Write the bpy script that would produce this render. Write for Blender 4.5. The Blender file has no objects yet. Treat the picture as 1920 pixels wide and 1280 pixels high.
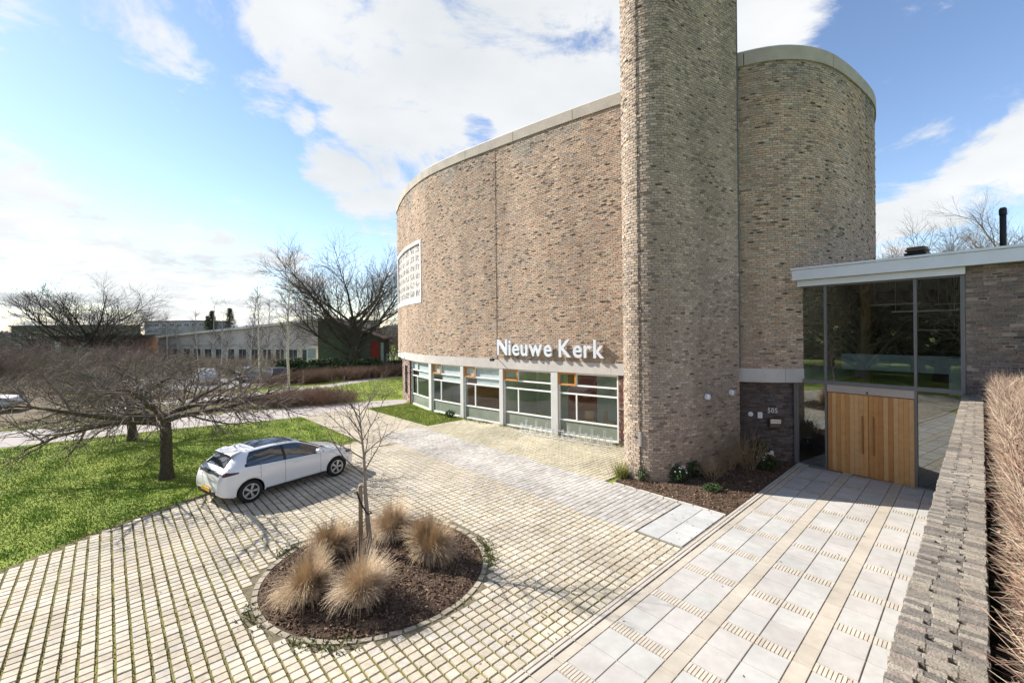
import bpy, bmesh, math, random
import numpy as np
from mathutils import Vector, Matrix

R = math.radians
random.seed(7)
rng = np.random.default_rng(7)
scene = bpy.context.scene
col = scene.collection

# ------------------------------------------------------------------ camera
cam_d = bpy.data.cameras.new("camera")
cam_d.sensor_width = 36.0
cam_d.lens = 36.0 * 818.0 / 1920.0
cam_d.shift_y = -20.0 / 1920.0
cam_d.clip_start = 0.05
cam_d.clip_end = 3000.0
cam = bpy.data.objects.new("camera", cam_d)
col.objects.link(cam)
CAMH = 4.75
cam.matrix_world = Matrix.Translation((0, 0, CAMH)) @ Matrix.Rotation(R(90), 4, 'X') @ Matrix.Rotation(R(-0.6), 4, 'Z')
scene.camera = cam

# ------------------------------------------------------------------ sun
SUN_AZ = Vector((-0.95, 0.313)).normalized()
SUN_EL = R(35.0)
sd = bpy.data.lights.new("sun", 'SUN')
sd.energy = 5.0
sd.angle = R(0.55)
sd.color = (1.0, 0.94, 0.86)
sun = bpy.data.objects.new("sun", sd)
col.objects.link(sun)
to_sun = Vector((SUN_AZ.x * math.cos(SUN_EL), SUN_AZ.y * math.cos(SUN_EL), math.sin(SUN_EL)))
sun.rotation_euler = to_sun.to_track_quat('Z', 'Y').to_euler()
sun.location = to_sun * 60

# ------------------------------------------------------------------ world: sky with clouds
world = bpy.data.worlds.new("World")
scene.world = world
world.use_nodes = True
wn, wl = world.node_tree.nodes, world.node_tree.links
wn.clear()
w_out = wn.new('ShaderNodeOutputWorld')
w_bg = wn.new('ShaderNodeBackground')
sky = wn.new('ShaderNodeTexSky')
sky.sky_type = 'NISHITA'
sky.sun_disc = False
sky.sun_elevation = SUN_EL
sky.sun_rotation = math.atan2(SUN_AZ.x, SUN_AZ.y)
sky.air_density = 1.0
sky.dust_density = 0.15
sky.ozone_density = 1.9
tc = wn.new('ShaderNodeTexCoord')

def wmath(op, a, b=None, c=None, clamp=False):
    n = wn.new('ShaderNodeMath'); n.operation = op; n.use_clamp = clamp
    for i, v in enumerate((a, b, c)):
        if v is None: continue
        if isinstance(v, (int, float)): n.inputs[i].default_value = v
        else: wl.new(v, n.inputs[i])
    return n.outputs[0]

def wblob(az, el, rad, amount):
    """one cloud bank (or clear patch) at a compass bearing and elevation, both in degrees"""
    a, e = R(az), R(el)
    n = wn.new('ShaderNodeVectorMath'); n.operation = 'DOT_PRODUCT'
    wl.new(tc.outputs['Generated'], n.inputs[0])
    n.inputs[1].default_value = (math.sin(a) * math.cos(e), math.cos(a) * math.cos(e), math.sin(e))
    m = wn.new('ShaderNodeMapRange'); m.interpolation_type = 'SMOOTHSTEP'
    wl.new(n.outputs['Value'], m.inputs[0])
    m.inputs[1].default_value = math.cos(R(rad)); m.inputs[2].default_value = math.cos(R(rad * 0.35))
    m.inputs[3].default_value = 0.0; m.inputs[4].default_value = amount
    return m.outputs[0]

banks = [(-23, 32, 9), (-15, 29, 12), (-6, 31, 15), (3, 33, 16), (13, 32, 15), (24, 33, 11), (31, 31, 6),
         (-8, 23, 9), (-17, 24, 7), (-22.5, 19, 5), (-16, 17.5, 5), (-19.5, 18, 5), (-29, 25, 4), (-26, 24, 2.5),
         (-48, 12.5, 5, .26), (-45, 11, 5, .26), (-41, 9.5, 6, .26), (-37, 9, 6, .26), (-33, 9, 6, .26), (-29, 8.5, 5, .26), (-39, 6, 7, .26), (-32, 5, 7, .26),
         (-46, 5, 7, .26), (-43, 3, 7, .26), (-50, 6, 6, .26), (-36, 2, 8, .26), (-28, 3, 6, .26), (-42, 30, 4.5, .2), (-39, 27, 4, .24), (-36.5, 25, 3.5, .2), (-34, 23.5, 2.5, .16),
         (44, 11, 4), (47, 13, 4), (50, 14, 5), (41, 10, 3), (55, 15, 6), (0, 52, 20), (-60, 30, 14), (-70, 10, 10), (62, 8, 8)]
clear = [(-40, 18, 10), (-32, 17, 8), (-26, 14, 5), (42, 24, 12), (50, 26, 10), (37, 20, 8), (-20, 10, 5), (-4, 24.5, 2.6), (46, 6, 4)]
dens = None
for az, el, rd, *am in banks:
    b = wblob(az, el, rd, am[0] if am else 0.42)
    dens = b if dens is None else wmath('MAXIMUM', dens, b)
clr = None
for az, el, rd in clear:
    b = wblob(az, el, rd, 0.30)
    clr = b if clr is None else wmath('MAXIMUM', clr, b)
dens = wmath('SUBTRACT', dens, clr)
# cloud texture on a high flat layer (direction / elevation)
sep = wn.new('ShaderNodeSeparateXYZ'); wl.new(tc.outputs['Generated'], sep.inputs[0])
zz = wmath('ADD', wmath('MAXIMUM', sep.outputs[2], 0.0), 0.22)
cmb = wn.new('ShaderNodeCombineXYZ')
wl.new(wmath('DIVIDE', sep.outputs[0], zz), cmb.inputs[0])
wl.new(wmath('DIVIDE', sep.outputs[1], zz), cmb.inputs[1])
wl.new(wmath('MULTIPLY', sep.outputs[2], 1.5), cmb.inputs[2])
nz = wn.new('ShaderNodeTexNoise'); nz.inputs['Scale'].default_value = 2.6
nz.inputs['Detail'].default_value = 9.0; nz.inputs['Roughness'].default_value = 0.66; nz.inputs['Distortion'].default_value = 0.35
wl.new(cmb.outputs[0], nz.inputs['Vector'])
nz2 = wn.new('ShaderNodeTexNoise'); nz2.inputs['Scale'].default_value = 1.7; nz2.inputs['Detail'].default_value = 5.0
wl.new(cmb.outputs[0], nz2.inputs['Vector'])
cover = wmath('ADD', wmath('MULTIPLY_ADD', nz.outputs['Fac'], 2.3, -.65), dens)
mr = wn.new('ShaderNodeMapRange'); mr.interpolation_type = 'SMOOTHSTEP'
wl.new(cover, mr.inputs[0])
mr.inputs[1].default_value = 0.46; mr.inputs[2].default_value = 0.90
mr.inputs[3].default_value = 0.0; mr.inputs[4].default_value = 0.97
shade = wn.new('ShaderNodeMapRange')
wl.new(nz2.outputs['Fac'], shade.inputs[0])
shade.inputs[1].default_value = 0.35; shade.inputs[2].default_value = 0.68
shade.inputs[3].default_value = 1.0; shade.inputs[4].default_value = 0.0
ccol = wn.new('ShaderNodeMix'); ccol.data_type = 'RGBA'
wl.new(shade.outputs[0], ccol.inputs[0])
ccol.inputs[6].default_value = (4.2, 4.42, 4.55, 1); ccol.inputs[7].default_value = (5.5, 5.55, 5.6, 1)
smix = wn.new('ShaderNodeMix'); smix.data_type = 'RGBA'
wl.new(mr.outputs[0], smix.inputs[0])
hs_ = wn.new('ShaderNodeHueSaturation'); hs_.inputs['Saturation'].default_value = 1.04; hs_.inputs['Value'].default_value = 1.18
wl.new(sky.outputs[0], hs_.inputs['Color'])
tint = wn.new('ShaderNodeMix'); tint.data_type = 'RGBA'; tint.blend_type = 'MULTIPLY'; tint.inputs[0].default_value = 1.0
tint.inputs[7].default_value = (1.05, .985, 1.0, 1)
wl.new(hs_.outputs[0], tint.inputs[6])
wl.new(tint.outputs[2], smix.inputs[6])
wl.new(ccol.outputs[2], smix.inputs[7])
wl.new(smix.outputs[2], w_bg.inputs['Color'])
w_bg.inputs['Strength'].default_value = 0.10
wl.new(w_bg.outputs[0], w_out.inputs[0])

# ------------------------------------------------------------------ exposure / render settings
vs = scene.view_settings
vs.view_transform = 'Standard'; vs.look = 'None'; vs.gamma = 1.0; vs.use_curve_mapping = False
vs.exposure = 0.88
cy = scene.cycles
cy.use_denoising = True
cy.max_bounces = 8; cy.transparent_max_bounces = 16; cy.diffuse_bounces = 4; cy.glossy_bounces = 4
cy.sample_clamp_indirect = 6.0

# ================================================================== helpers
TH = math.atan2(.681, .733)
CT, ST = math.cos(TH), math.sin(TH)
def P(p, q, z=0.0):
    """site grid: p runs along the walkway towards the door, q across it"""
    return Vector((CT * p - ST * q, ST * p + CT * q, z))
def PN(p, q, z):
    return np.stack([CT * p - ST * q, ST * p + CT * q, z], -1)
def grid_of(x, y):
    return CT * x + ST * y, -ST * x + CT * y

_mats = {}
def pm(name, c, c2=None, var=.12, scale=3.0, rough=.85, bump=0.0, bscale=60.0, metal=0.0, spec=.3, attr=False, detail=5, emit=0, coat=0, stain=0, sscale=.45, sz=1.0):
    """procedural material: two-tone world-space noise, optional colour attribute, optional bump"""
    if name in _mats: return _mats[name]
    m = bpy.data.materials.new(name); m.use_nodes = True
    n, l = m.node_tree.nodes, m.node_tree.links
    b = n['Principled BSDF']
    b.inputs['Roughness'].default_value = rough
    b.inputs['Metallic'].default_value = metal
    b.inputs['Specular IOR Level'].default_value = spec
    if coat: b.inputs['Coat Weight'].default_value = coat; b.inputs['Coat Roughness'].default_value = .04
    g = n.new('ShaderNodeNewGeometry')
    t = n.new('ShaderNodeTexNoise'); t.inputs['Scale'].default_value = scale; t.inputs['Detail'].default_value = detail
    t.inputs['Roughness'].default_value = .62
    l.new(g.outputs['Position'], t.inputs['Vector'])
    rmp = n.new('ShaderNodeMapRange'); rmp.inputs[1].default_value = .3; rmp.inputs[2].default_value = .7
    l.new(t.outputs['Fac'], rmp.inputs[0])
    mx = n.new('ShaderNodeMix'); mx.data_type = 'RGBA'
    l.new(rmp.outputs[0], mx.inputs[0])
    if attr:
        a = n.new('ShaderNodeAttribute'); a.attribute_name = 'Col'
        mx.inputs[6].default_value = (1 - var, 1 - var, 1 - var, 1); mx.inputs[7].default_value = (1 + var, 1 + var, 1 + var, 1)
        mu = n.new('ShaderNodeMix'); mu.data_type = 'RGBA'; mu.blend_type = 'MULTIPLY'; mu.inputs[0].default_value = 1
        l.new(a.outputs['Color'], mu.inputs[6]); l.new(mx.outputs[2], mu.inputs[7])
        last = mu.outputs[2]
        if stain:      # broad weathering blotches, drawn out vertically on walls
            mp = n.new('ShaderNodeMapping'); mp.inputs['Scale'].default_value = (1, 1, sz); l.new(g.outputs['Position'], mp.inputs[0])
            t3 = n.new('ShaderNodeTexNoise'); t3.inputs['Scale'].default_value = sscale; t3.inputs['Detail'].default_value = 6; t3.inputs['Roughness'].default_value = .6
            l.new(mp.outputs[0], t3.inputs['Vector'])
            r3 = n.new('ShaderNodeMapRange'); r3.inputs[1].default_value = .38; r3.inputs[2].default_value = .62; r3.inputs[3].default_value = 1 - stain; r3.inputs[4].default_value = 1 + stain * .35
            l.new(t3.outputs['Fac'], r3.inputs[0])
            m3 = n.new('ShaderNodeMix'); m3.data_type = 'RGBA'; m3.blend_type = 'MULTIPLY'; m3.inputs[0].default_value = 1
            cb = n.new('ShaderNodeCombineColor'); [l.new(r3.outputs[0], cb.inputs[k]) for k in range(3)]
            l.new(last, m3.inputs[6]); l.new(cb.outputs[0], m3.inputs[7]); last = m3.outputs[2]
        l.new(last, b.inputs['Base Color'])
    else:
        if c2 is None:
            mx.inputs[6].default_value = (*[v * (1 - var) for v in c], 1); mx.inputs[7].default_value = (*[v * (1 + var) for v in c], 1)
        else:
            mx.inputs[6].default_value = (*c, 1); mx.inputs[7].default_value = (*c2, 1)
        l.new(mx.outputs[2], b.inputs['Base Color'])
    if bump:
        t2 = n.new('ShaderNodeTexNoise'); t2.inputs['Scale'].default_value = bscale; t2.inputs['Detail'].default_value = 4
        l.new(g.outputs['Position'], t2.inputs['Vector'])
        bp = n.new('ShaderNodeBump'); bp.inputs['Strength'].default_value = bump; bp.inputs['Distance'].default_value = .02
        l.new(t2.outputs['Fac'], bp.inputs['Height']); l.new(bp.outputs[0], b.inputs['Normal'])
    if emit:
        b.inputs['Emission Color'].default_value = (*c, 1); b.inputs['Emission Strength'].default_value = emit
    _mats[name] = m
    return m

def glass_mat(name, tint, ior=1.6, rough=0.0):
    m = bpy.data.materials.new(name); m.use_nodes = True
    n, l = m.node_tree.nodes, m.node_tree.links
    n.remove(n['Principled BSDF'])
    tr = n.new('ShaderNodeBsdfTransparent'); tr.inputs[0].default_value = (*tint, 1)
    gl = n.new('ShaderNodeBsdfGlossy'); gl.inputs['Roughness'].default_value = rough; gl.inputs[0].default_value = (.95, 1, .98, 1)
    g = n.new('ShaderNodeNewGeometry')
    t = n.new('ShaderNodeTexNoise'); t.inputs['Scale'].default_value = .9; l.new(g.outputs['Position'], t.inputs['Vector'])
    bp = n.new('ShaderNodeBump'); bp.inputs['Strength'].default_value = .04; bp.inputs['Distance'].default_value = .02
    l.new(t.outputs['Fac'], bp.inputs['Height']); l.new(bp.outputs[0], gl.inputs['Normal'])
    dt = n.new('ShaderNodeVectorMath'); dt.operation = 'DOT_PRODUCT'; l.new(g.outputs['Normal'], dt.inputs[0]); l.new(g.outputs['Incoming'], dt.inputs[1])
    def mth(op, a, b):
        q = n.new('ShaderNodeMath'); q.operation = op
        for i, v in enumerate((a, b)):
            if v is None: continue
            if isinstance(v, (int, float)): q.inputs[i].default_value = v
            else: l.new(v, q.inputs[i])
        return q.outputs[0]
    r0 = ((ior - 1) / (ior + 1)) ** 2 * 1.8      # two faces of one pane
    sch = mth('POWER', mth('SUBTRACT', 1.0, mth('ABSOLUTE', dt.outputs['Value'], None)), 5.0)
    frv = mth('ADD', mth('MULTIPLY', sch, 1 - r0), r0)
    mx = n.new('ShaderNodeMixShader')
    l.new(frv, mx.inputs[0]); l.new(tr.outputs[0], mx.inputs[1]); l.new(gl.outputs[0], mx.inputs[2])
    l.new(mx.outputs[0], n['Material Output'].inputs[0])
    return m

def set_cols(me, cols):
    a = me.color_attributes.new('Col', 'FLOAT_COLOR', 'POINT')
    c = np.ones((len(me.vertices), 4), np.float32); c[:, :3] = cols
    a.data.foreach_set('color', c.ravel())

def link(name, me, mat=None, parent=None, kind=None):
    o = bpy.data.objects.new(name, me)
    col.objects.link(o)
    if mat is not None and me is not None and len(me.materials) == 0: me.materials.append(mat)
    if parent is not None: o.parent = parent
    if kind: o['kind'] = kind
    return o

def mesh(name, V, F, smooth=False, cols=None):
    me = bpy.data.meshes.new(name)
    me.from_pydata(np.asarray(V, float).reshape(-1, 3).tolist() if not isinstance(V, list) else V, [], F if isinstance(F, list) else F.tolist())
    if smooth: me.polygons.foreach_set('use_smooth', [True] * len(me.polygons))
    if cols is not None: set_cols(me, cols)
    me.update()
    return me

def tag(o, label, cat, group=None, kind=None):
    o['label'] = label; o['category'] = cat
    if group: o['group'] = group
    if kind: o['kind'] = kind
    return o

def thing(name, label, cat, loc=(0, 0, 0), rz=0.0, group=None):
    o = bpy.data.objects.new(name, None); col.objects.link(o)
    o.location = loc; o.rotation_euler = (0, 0, rz); o.empty_display_size = .2
    return tag(o, label, cat, group)

def worldpart(o, root):
    """parent a mesh built in world coordinates under a root that only has a location / z-rotation"""
    o.parent = root
    M = Matrix.Translation(root.location) @ root.rotation_euler.to_matrix().to_4x4()
    o.matrix_parent_inverse = M.inverted()
    return o

class MB:
    def __init__(s): s.V = []; s.F = []
    def add(s, V, F):
        k = len(s.V); s.V += [tuple(v) for v in V]; s.F += [tuple(i + k for i in f) for f in F]; return s
    def box(s, x0, x1, y0, y1, z0, z1, M=None):
        V = [Vector((x, y, z)) for z in (z0, z1) for y in (y0, y1) for x in (x0, x1)]
        if M is not None: V = [M @ v for v in V]
        return s.add(V, [(0, 2, 3, 1), (4, 5, 7, 6), (0, 1, 5, 4), (2, 6, 7, 3), (0, 4, 6, 2), (1, 3, 7, 5)])
    def quad(s, a, b, c, d): return s.add([a, b, c, d], [(0, 1, 2, 3)])
    def prism(s, poly, z0, z1):
        n = len(poly)
        V = [(x, y, z0) for x, y in poly] + [(x, y, z1) for x, y in poly]
        F = [tuple(range(n - 1, -1, -1)), tuple(range(n, 2 * n))] + [(i, (i + 1) % n, n + (i + 1) % n, n + i) for i in range(n)]
        return s.add(V, F)
    def tube(s, pts, rads, k=8, cap=True):
        pts = [Vector(p) for p in pts]
        if not isinstance(rads, (list, tuple)): rads = [rads] * len(pts)
        V = []; F = []
        for i, p in enumerate(pts):
            d = (pts[min(i + 1, len(pts) - 1)] - pts[max(i - 1, 0)]).normalized()
            a = d.cross(Vector((0, 0, 1)) if abs(d.z) < .9 else Vector((1, 0, 0))).normalized(); b = d.cross(a)
            for j in range(k):
                t = 2 * math.pi * j / k
                V.append(p + (a * math.cos(t) + b * math.sin(t)) * rads[i])
        for i in range(len(pts) - 1):
            for j in range(k):
                F.append((i * k + j, i * k + (j + 1) % k, (i + 1) * k + (j + 1) % k, (i + 1) * k + j))
        if cap:
            F.append(tuple(range(k - 1, -1, -1))); n = (len(pts) - 1) * k; F.append(tuple(n + j for j in range(k)))
        return s.add(V, F)
    def lathe(s, prof, k=16, M=None, cap=True):
        V = []; F = []
        for r, z in prof:
            for j in range(k):
                t = 2 * math.pi * j / k; v = Vector((r * math.cos(t), r * math.sin(t), z)); V.append(M @ v if M is not None else v)
        for i in range(len(prof) - 1):
            for j in range(k): F.append((i * k + j, i * k + (j + 1) % k, (i + 1) * k + (j + 1) % k, (i + 1) * k + j))
        if cap: F.append(tuple(range(k - 1, -1, -1))); n = (len(prof) - 1) * k; F.append(tuple(n + j for j in range(k)))
        return s.add(V, F)
    def obj(s, name, mat, parent=None, root=None, smooth=False, kind=None, bevel=0):
        me = bpy.data.meshes.new(name); me.from_pydata(s.V, [], s.F)
        if smooth: me.polygons.foreach_set('use_smooth', [True] * len(me.polygons))
        if bevel:
            bm = bmesh.new(); bm.from_mesh(me)
            bmesh.ops.bevel(bm, geom=bm.edges[:], offset=bevel, segments=1, affect='EDGES', clamp_overlap=True)
            bm.to_mesh(me); bm.free()
        me.update()
        o = link(name, me, mat, parent, kind)
        if root is not None: worldpart(o, root)
        return o

def boxfield(C, A, B, N, taper=.0):
    """many five-sided blocks; C top centres, A and B half axes, N depth vectors -> V, F arrays"""
    n = len(C); t = 1 - taper
    V = np.empty((n, 8, 3))
    for i, (a, b) in enumerate(((-1, -1), (1, -1), (1, 1), (-1, 1))):
        V[:, i] = C + (A * a + B * b) * t
        V[:, i + 4] = C + A * a + B * b - N
    T = np.array([(0, 1, 2, 3), (0, 4, 5, 1), (1, 5, 6, 2), (2, 6, 7, 3), (3, 7, 4, 0)])
    F = (np.arange(n)[:, None, None] * 8 + T[None]).reshape(-1, 4)
    return V.reshape(-1, 3), F

def piece_mesh(name, a, b, d, taper, c, mat):
    V, F = boxfield(np.zeros((1, 3)), np.array([[a, 0, 0]]), np.array([[0, b, 0]]), np.array([[0, 0, d]]), taper)
    me = mesh(name, V, F, cols=c); me.materials.append(mat)
    return me

def in_view(x, y, z, m=25):
    """is a point inside the photograph's frame (pixels of 1920 x 1280)?"""
    yy = np.maximum(y, .3)
    u = 960 + 818 * x / yy; v = 620 - 818 * (z - CAMH) / yy
    return (y > .3) & (u > -m) & (u < 1920 + m) & (v > -m) & (v < 1280 + m)

def palette(n, cols, weights, jit=.08):
    k = rng.choice(len(cols), n, p=np.array(weights) / sum(weights))
    c = np.array(cols)[k] * (1 + rng.normal(0, jit, (n, 1)))
    return np.clip(c, .01, .95)

# ================================================================== materials
M_BRICK = pm('brick', None, attr=True, var=.25, scale=22, rough=.92, bump=.6, bscale=90, stain=.22, sscale=.6, sz=.3)
M_MORTAR = pm('mortar', (.33, .27, .21), var=.2, scale=8, rough=.95, bump=.3, bscale=120)
M_DMORTAR = pm('dark_mortar', (.12, .11, .10), var=.2, scale=8, rough=.95)
M_PAVER = pm('paver', None, attr=True, var=.15, scale=14, rough=.9, bump=.3, bscale=140, stain=.22, sscale=.42)
M_SLAB = pm('slab', None, attr=True, var=.08, scale=5, rough=.85, bump=.15, bscale=160, stain=.12, sscale=.8)
M_JOINT = pm('joint_moss', (.075, .058, .035), c2=(.24, .225, .06), scale=1.1, rough=1, bump=.6, bscale=60)
M_JOINT2 = pm('joint_grit', (.17, .155, .13), c2=(.26, .24, .2), scale=5, rough=1, bump=.4, bscale=90)
M_CONC = pm('concrete', (.50, .47, .43), var=.08, scale=1.5, rough=.85, bump=.15)
M_CAP = pm('concrete_cap', (.33, .295, .245), c2=(.45, .40, .335), scale=1.2, rough=.9, bump=.2)
M_LAWN = pm('lawn', (.13, .20, .024), c2=(.27, .315, .055), scale=.7, rough=1, bump=.5, bscale=14, detail=3)
M_SOIL = pm('soil', (.055, .035, .024), c2=(.125, .082, .055), scale=7, rough=1, bump=1.0, bscale=38)
M_PATH = pm('path', (.34, .31, .29), c2=(.42, .385, .355), scale=.8, rough=.95, bump=.2, bscale=90)
M_WHITE = pm('white_paint', (.78, .78, .76), var=.04, rough=.45)
M_FASCIA = pm('white_fascia', (.74, .76, .78), var=.05, scale=2, rough=.4)
M_ORANGE = pm('orange_paint', (.62, .27, .06), var=.06, rough=.5)
M_PILLAR = pm('grey_paint', (.56, .56, .53), var=.05, rough=.6)
M_STEEL = pm('dark_steel', (.075, .075, .075), var=.1, rough=.45, spec=.5)
M_STEEL2 = pm('bronze_steel', (.17, .165, .16), var=.08, rough=.4, spec=.5)
M_GALV = pm('galvanised', (.55, .56, .56), var=.1, rough=.35, metal=.7)
M_BLACK = pm('black_plastic', (.02, .02, .022), var=.1, rough=.5)
M_WOOD = pm('oak', (.50, .27, .105), c2=(.60, .35, .15), scale=5, rough=.5)
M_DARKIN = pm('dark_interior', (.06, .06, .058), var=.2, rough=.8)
M_WALLIN = pm('interior_wall', (.70, .70, .66), var=.05, rough=.8)
M_GREENIN = pm('interior_green', (.52, .58, .48), var=.05, rough=.8)
M_REDIN = pm('interior_red', (.36, .11, .06), var=.1, rough=.7)
M_FLOORIN = pm('interior_floor', (.32, .29, .27), var=.1, rough=.4)
M_BALC = pm('balcony_white', (.72, .78, .78), var=.04, rough=.6)
M_GLASS = glass_mat('window_glass', (.86, .92, .89), 1.55)
M_GLASS2 = glass_mat('curtain_glass', (.56, .63, .60), 2.25)
M_BARK = pm('bark', (.055, .045, .032), c2=(.11, .09, .06), scale=14, rough=1, bump=.8, bscale=40)
M_TWIG = pm('twig', (.14, .105, .08), c2=(.24, .19, .15), scale=3, rough=.9)
M_TWIGD = pm('twig_dark', (.05, .045, .035), c2=(.10, .085, .065), scale=2, rough=.9)
M_TWIGG = pm('twig_grey', (.16, .14, .115), c2=(.26, .225, .18), scale=2, rough=.9)
M_BIRCH = pm('birch_bark', (.40, .37, .32), c2=(.66, .62, .56), scale=9, rough=.8)
M_STRAW = pm('straw', (.36, .255, .15), c2=(.60, .46, .30), scale=12, rough=.9)
M_EVER = pm('evergreen', (.022, .045, .016), c2=(.06, .10, .03), scale=4, rough=.7)
M_EVER2 = pm('evergreen_light', (.07, .13, .03), c2=(.16, .22, .06), scale=4, rough=.7)
M_GRASS = pm('grass_blade', None, attr=True, var=.25, scale=.8, rough=.8)
M_CHIP = pm('bark_chip', None, attr=True, var=.2, scale=30, rough=1)
M_PETAL = pm('petal', (.75, .75, .68), var=.08, rough=.7)

# ================================================================== outline of the church
OUT = np.array([(-8.95, 35.0), (-8.45, 32.92), (-7.92, 31.5), (-6.95, 29.32), (-5.2, 26.48), (-3.14, 24.27), (-.66, 22.12), (1.88, 20.02),
                (4.61, 17.94), (6.5, 16.6), (8.15, 15.53), (9.68, 15.12), (11.45, 15.58), (13.88, 17.2), (15.65, 18.75), (17.2, 20.9), (18.3, 23.5),
                (19.0, 28), (18, 33), (14.4, 38.5), (8.2, 42.5), (1.5, 44), (-4.6, 43), (-8.0, 39.6)])
def closed_spline(Pn, k=24):
    n = len(Pn); o = []
    for i in range(n):
        a, b, c, d = Pn[i - 1], Pn[i], Pn[(i + 1) % n], Pn[(i + 2) % n]
        for t in np.arange(k) / k:
            o.append(.5 * ((2 * b) + (c - a) * t + (2 * a - 5 * b + 4 * c - d) * t * t + (3 * b - a - 3 * c + d) * t ** 3))
    return np.array(o)
_C = closed_spline(OUT); _C = np.vstack([_C, _C[:1]])
_L = np.r_[0, np.cumsum(np.hypot(*np.diff(_C, axis=0).T))]
LTOT = _L[-1]
def W(s, off=0.0):
    """point, tangent and outward normal of the church wall at arc length s (arrays)"""
    s = np.asarray(s, float) % LTOT
    e = .15
    def pos(t): t = t % LTOT; return np.stack([np.interp(t, _L, _C[:, 0]), np.interp(t, _L, _C[:, 1])], -1)
    p = pos(s); t = pos(s + e) - pos(s - e); t = t / np.linalg.norm(t, axis=-1, keepdims=True)
    n = np.stack([t[..., 1], -t[..., 0]], -1)
    return p + n * off, t, n
def s_at(ratio, lo=0.0, hi=40.0):
    """arc length on the front where the wall crosses the bearing x/y = ratio"""
    s = np.linspace(lo, hi, 4000); p, _, _ = W(s); return float(s[np.argmin(np.abs(p[:, 0] / p[:, 1] - ratio))])
def inside_church(x, y, off=0.0):
    poly, _, _ = W(np.linspace(0, LTOT, 240, endpoint=False), off)
    c = np.zeros(len(x), bool); j = len(poly) - 1
    for i in range(len(poly)):
        xi, yi = poly[i]; xj, yj = poly[j]
        k = ((yi > y) != (yj > y)) & (x < (xj - xi) * (y - yi) / (yj - yi + 1e-12) + xi); c ^= k; j = i
    return c

BAND0, BAND1, CAP0, CAP1 = 2.86, 3.34, 14.02, 14.5
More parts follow.
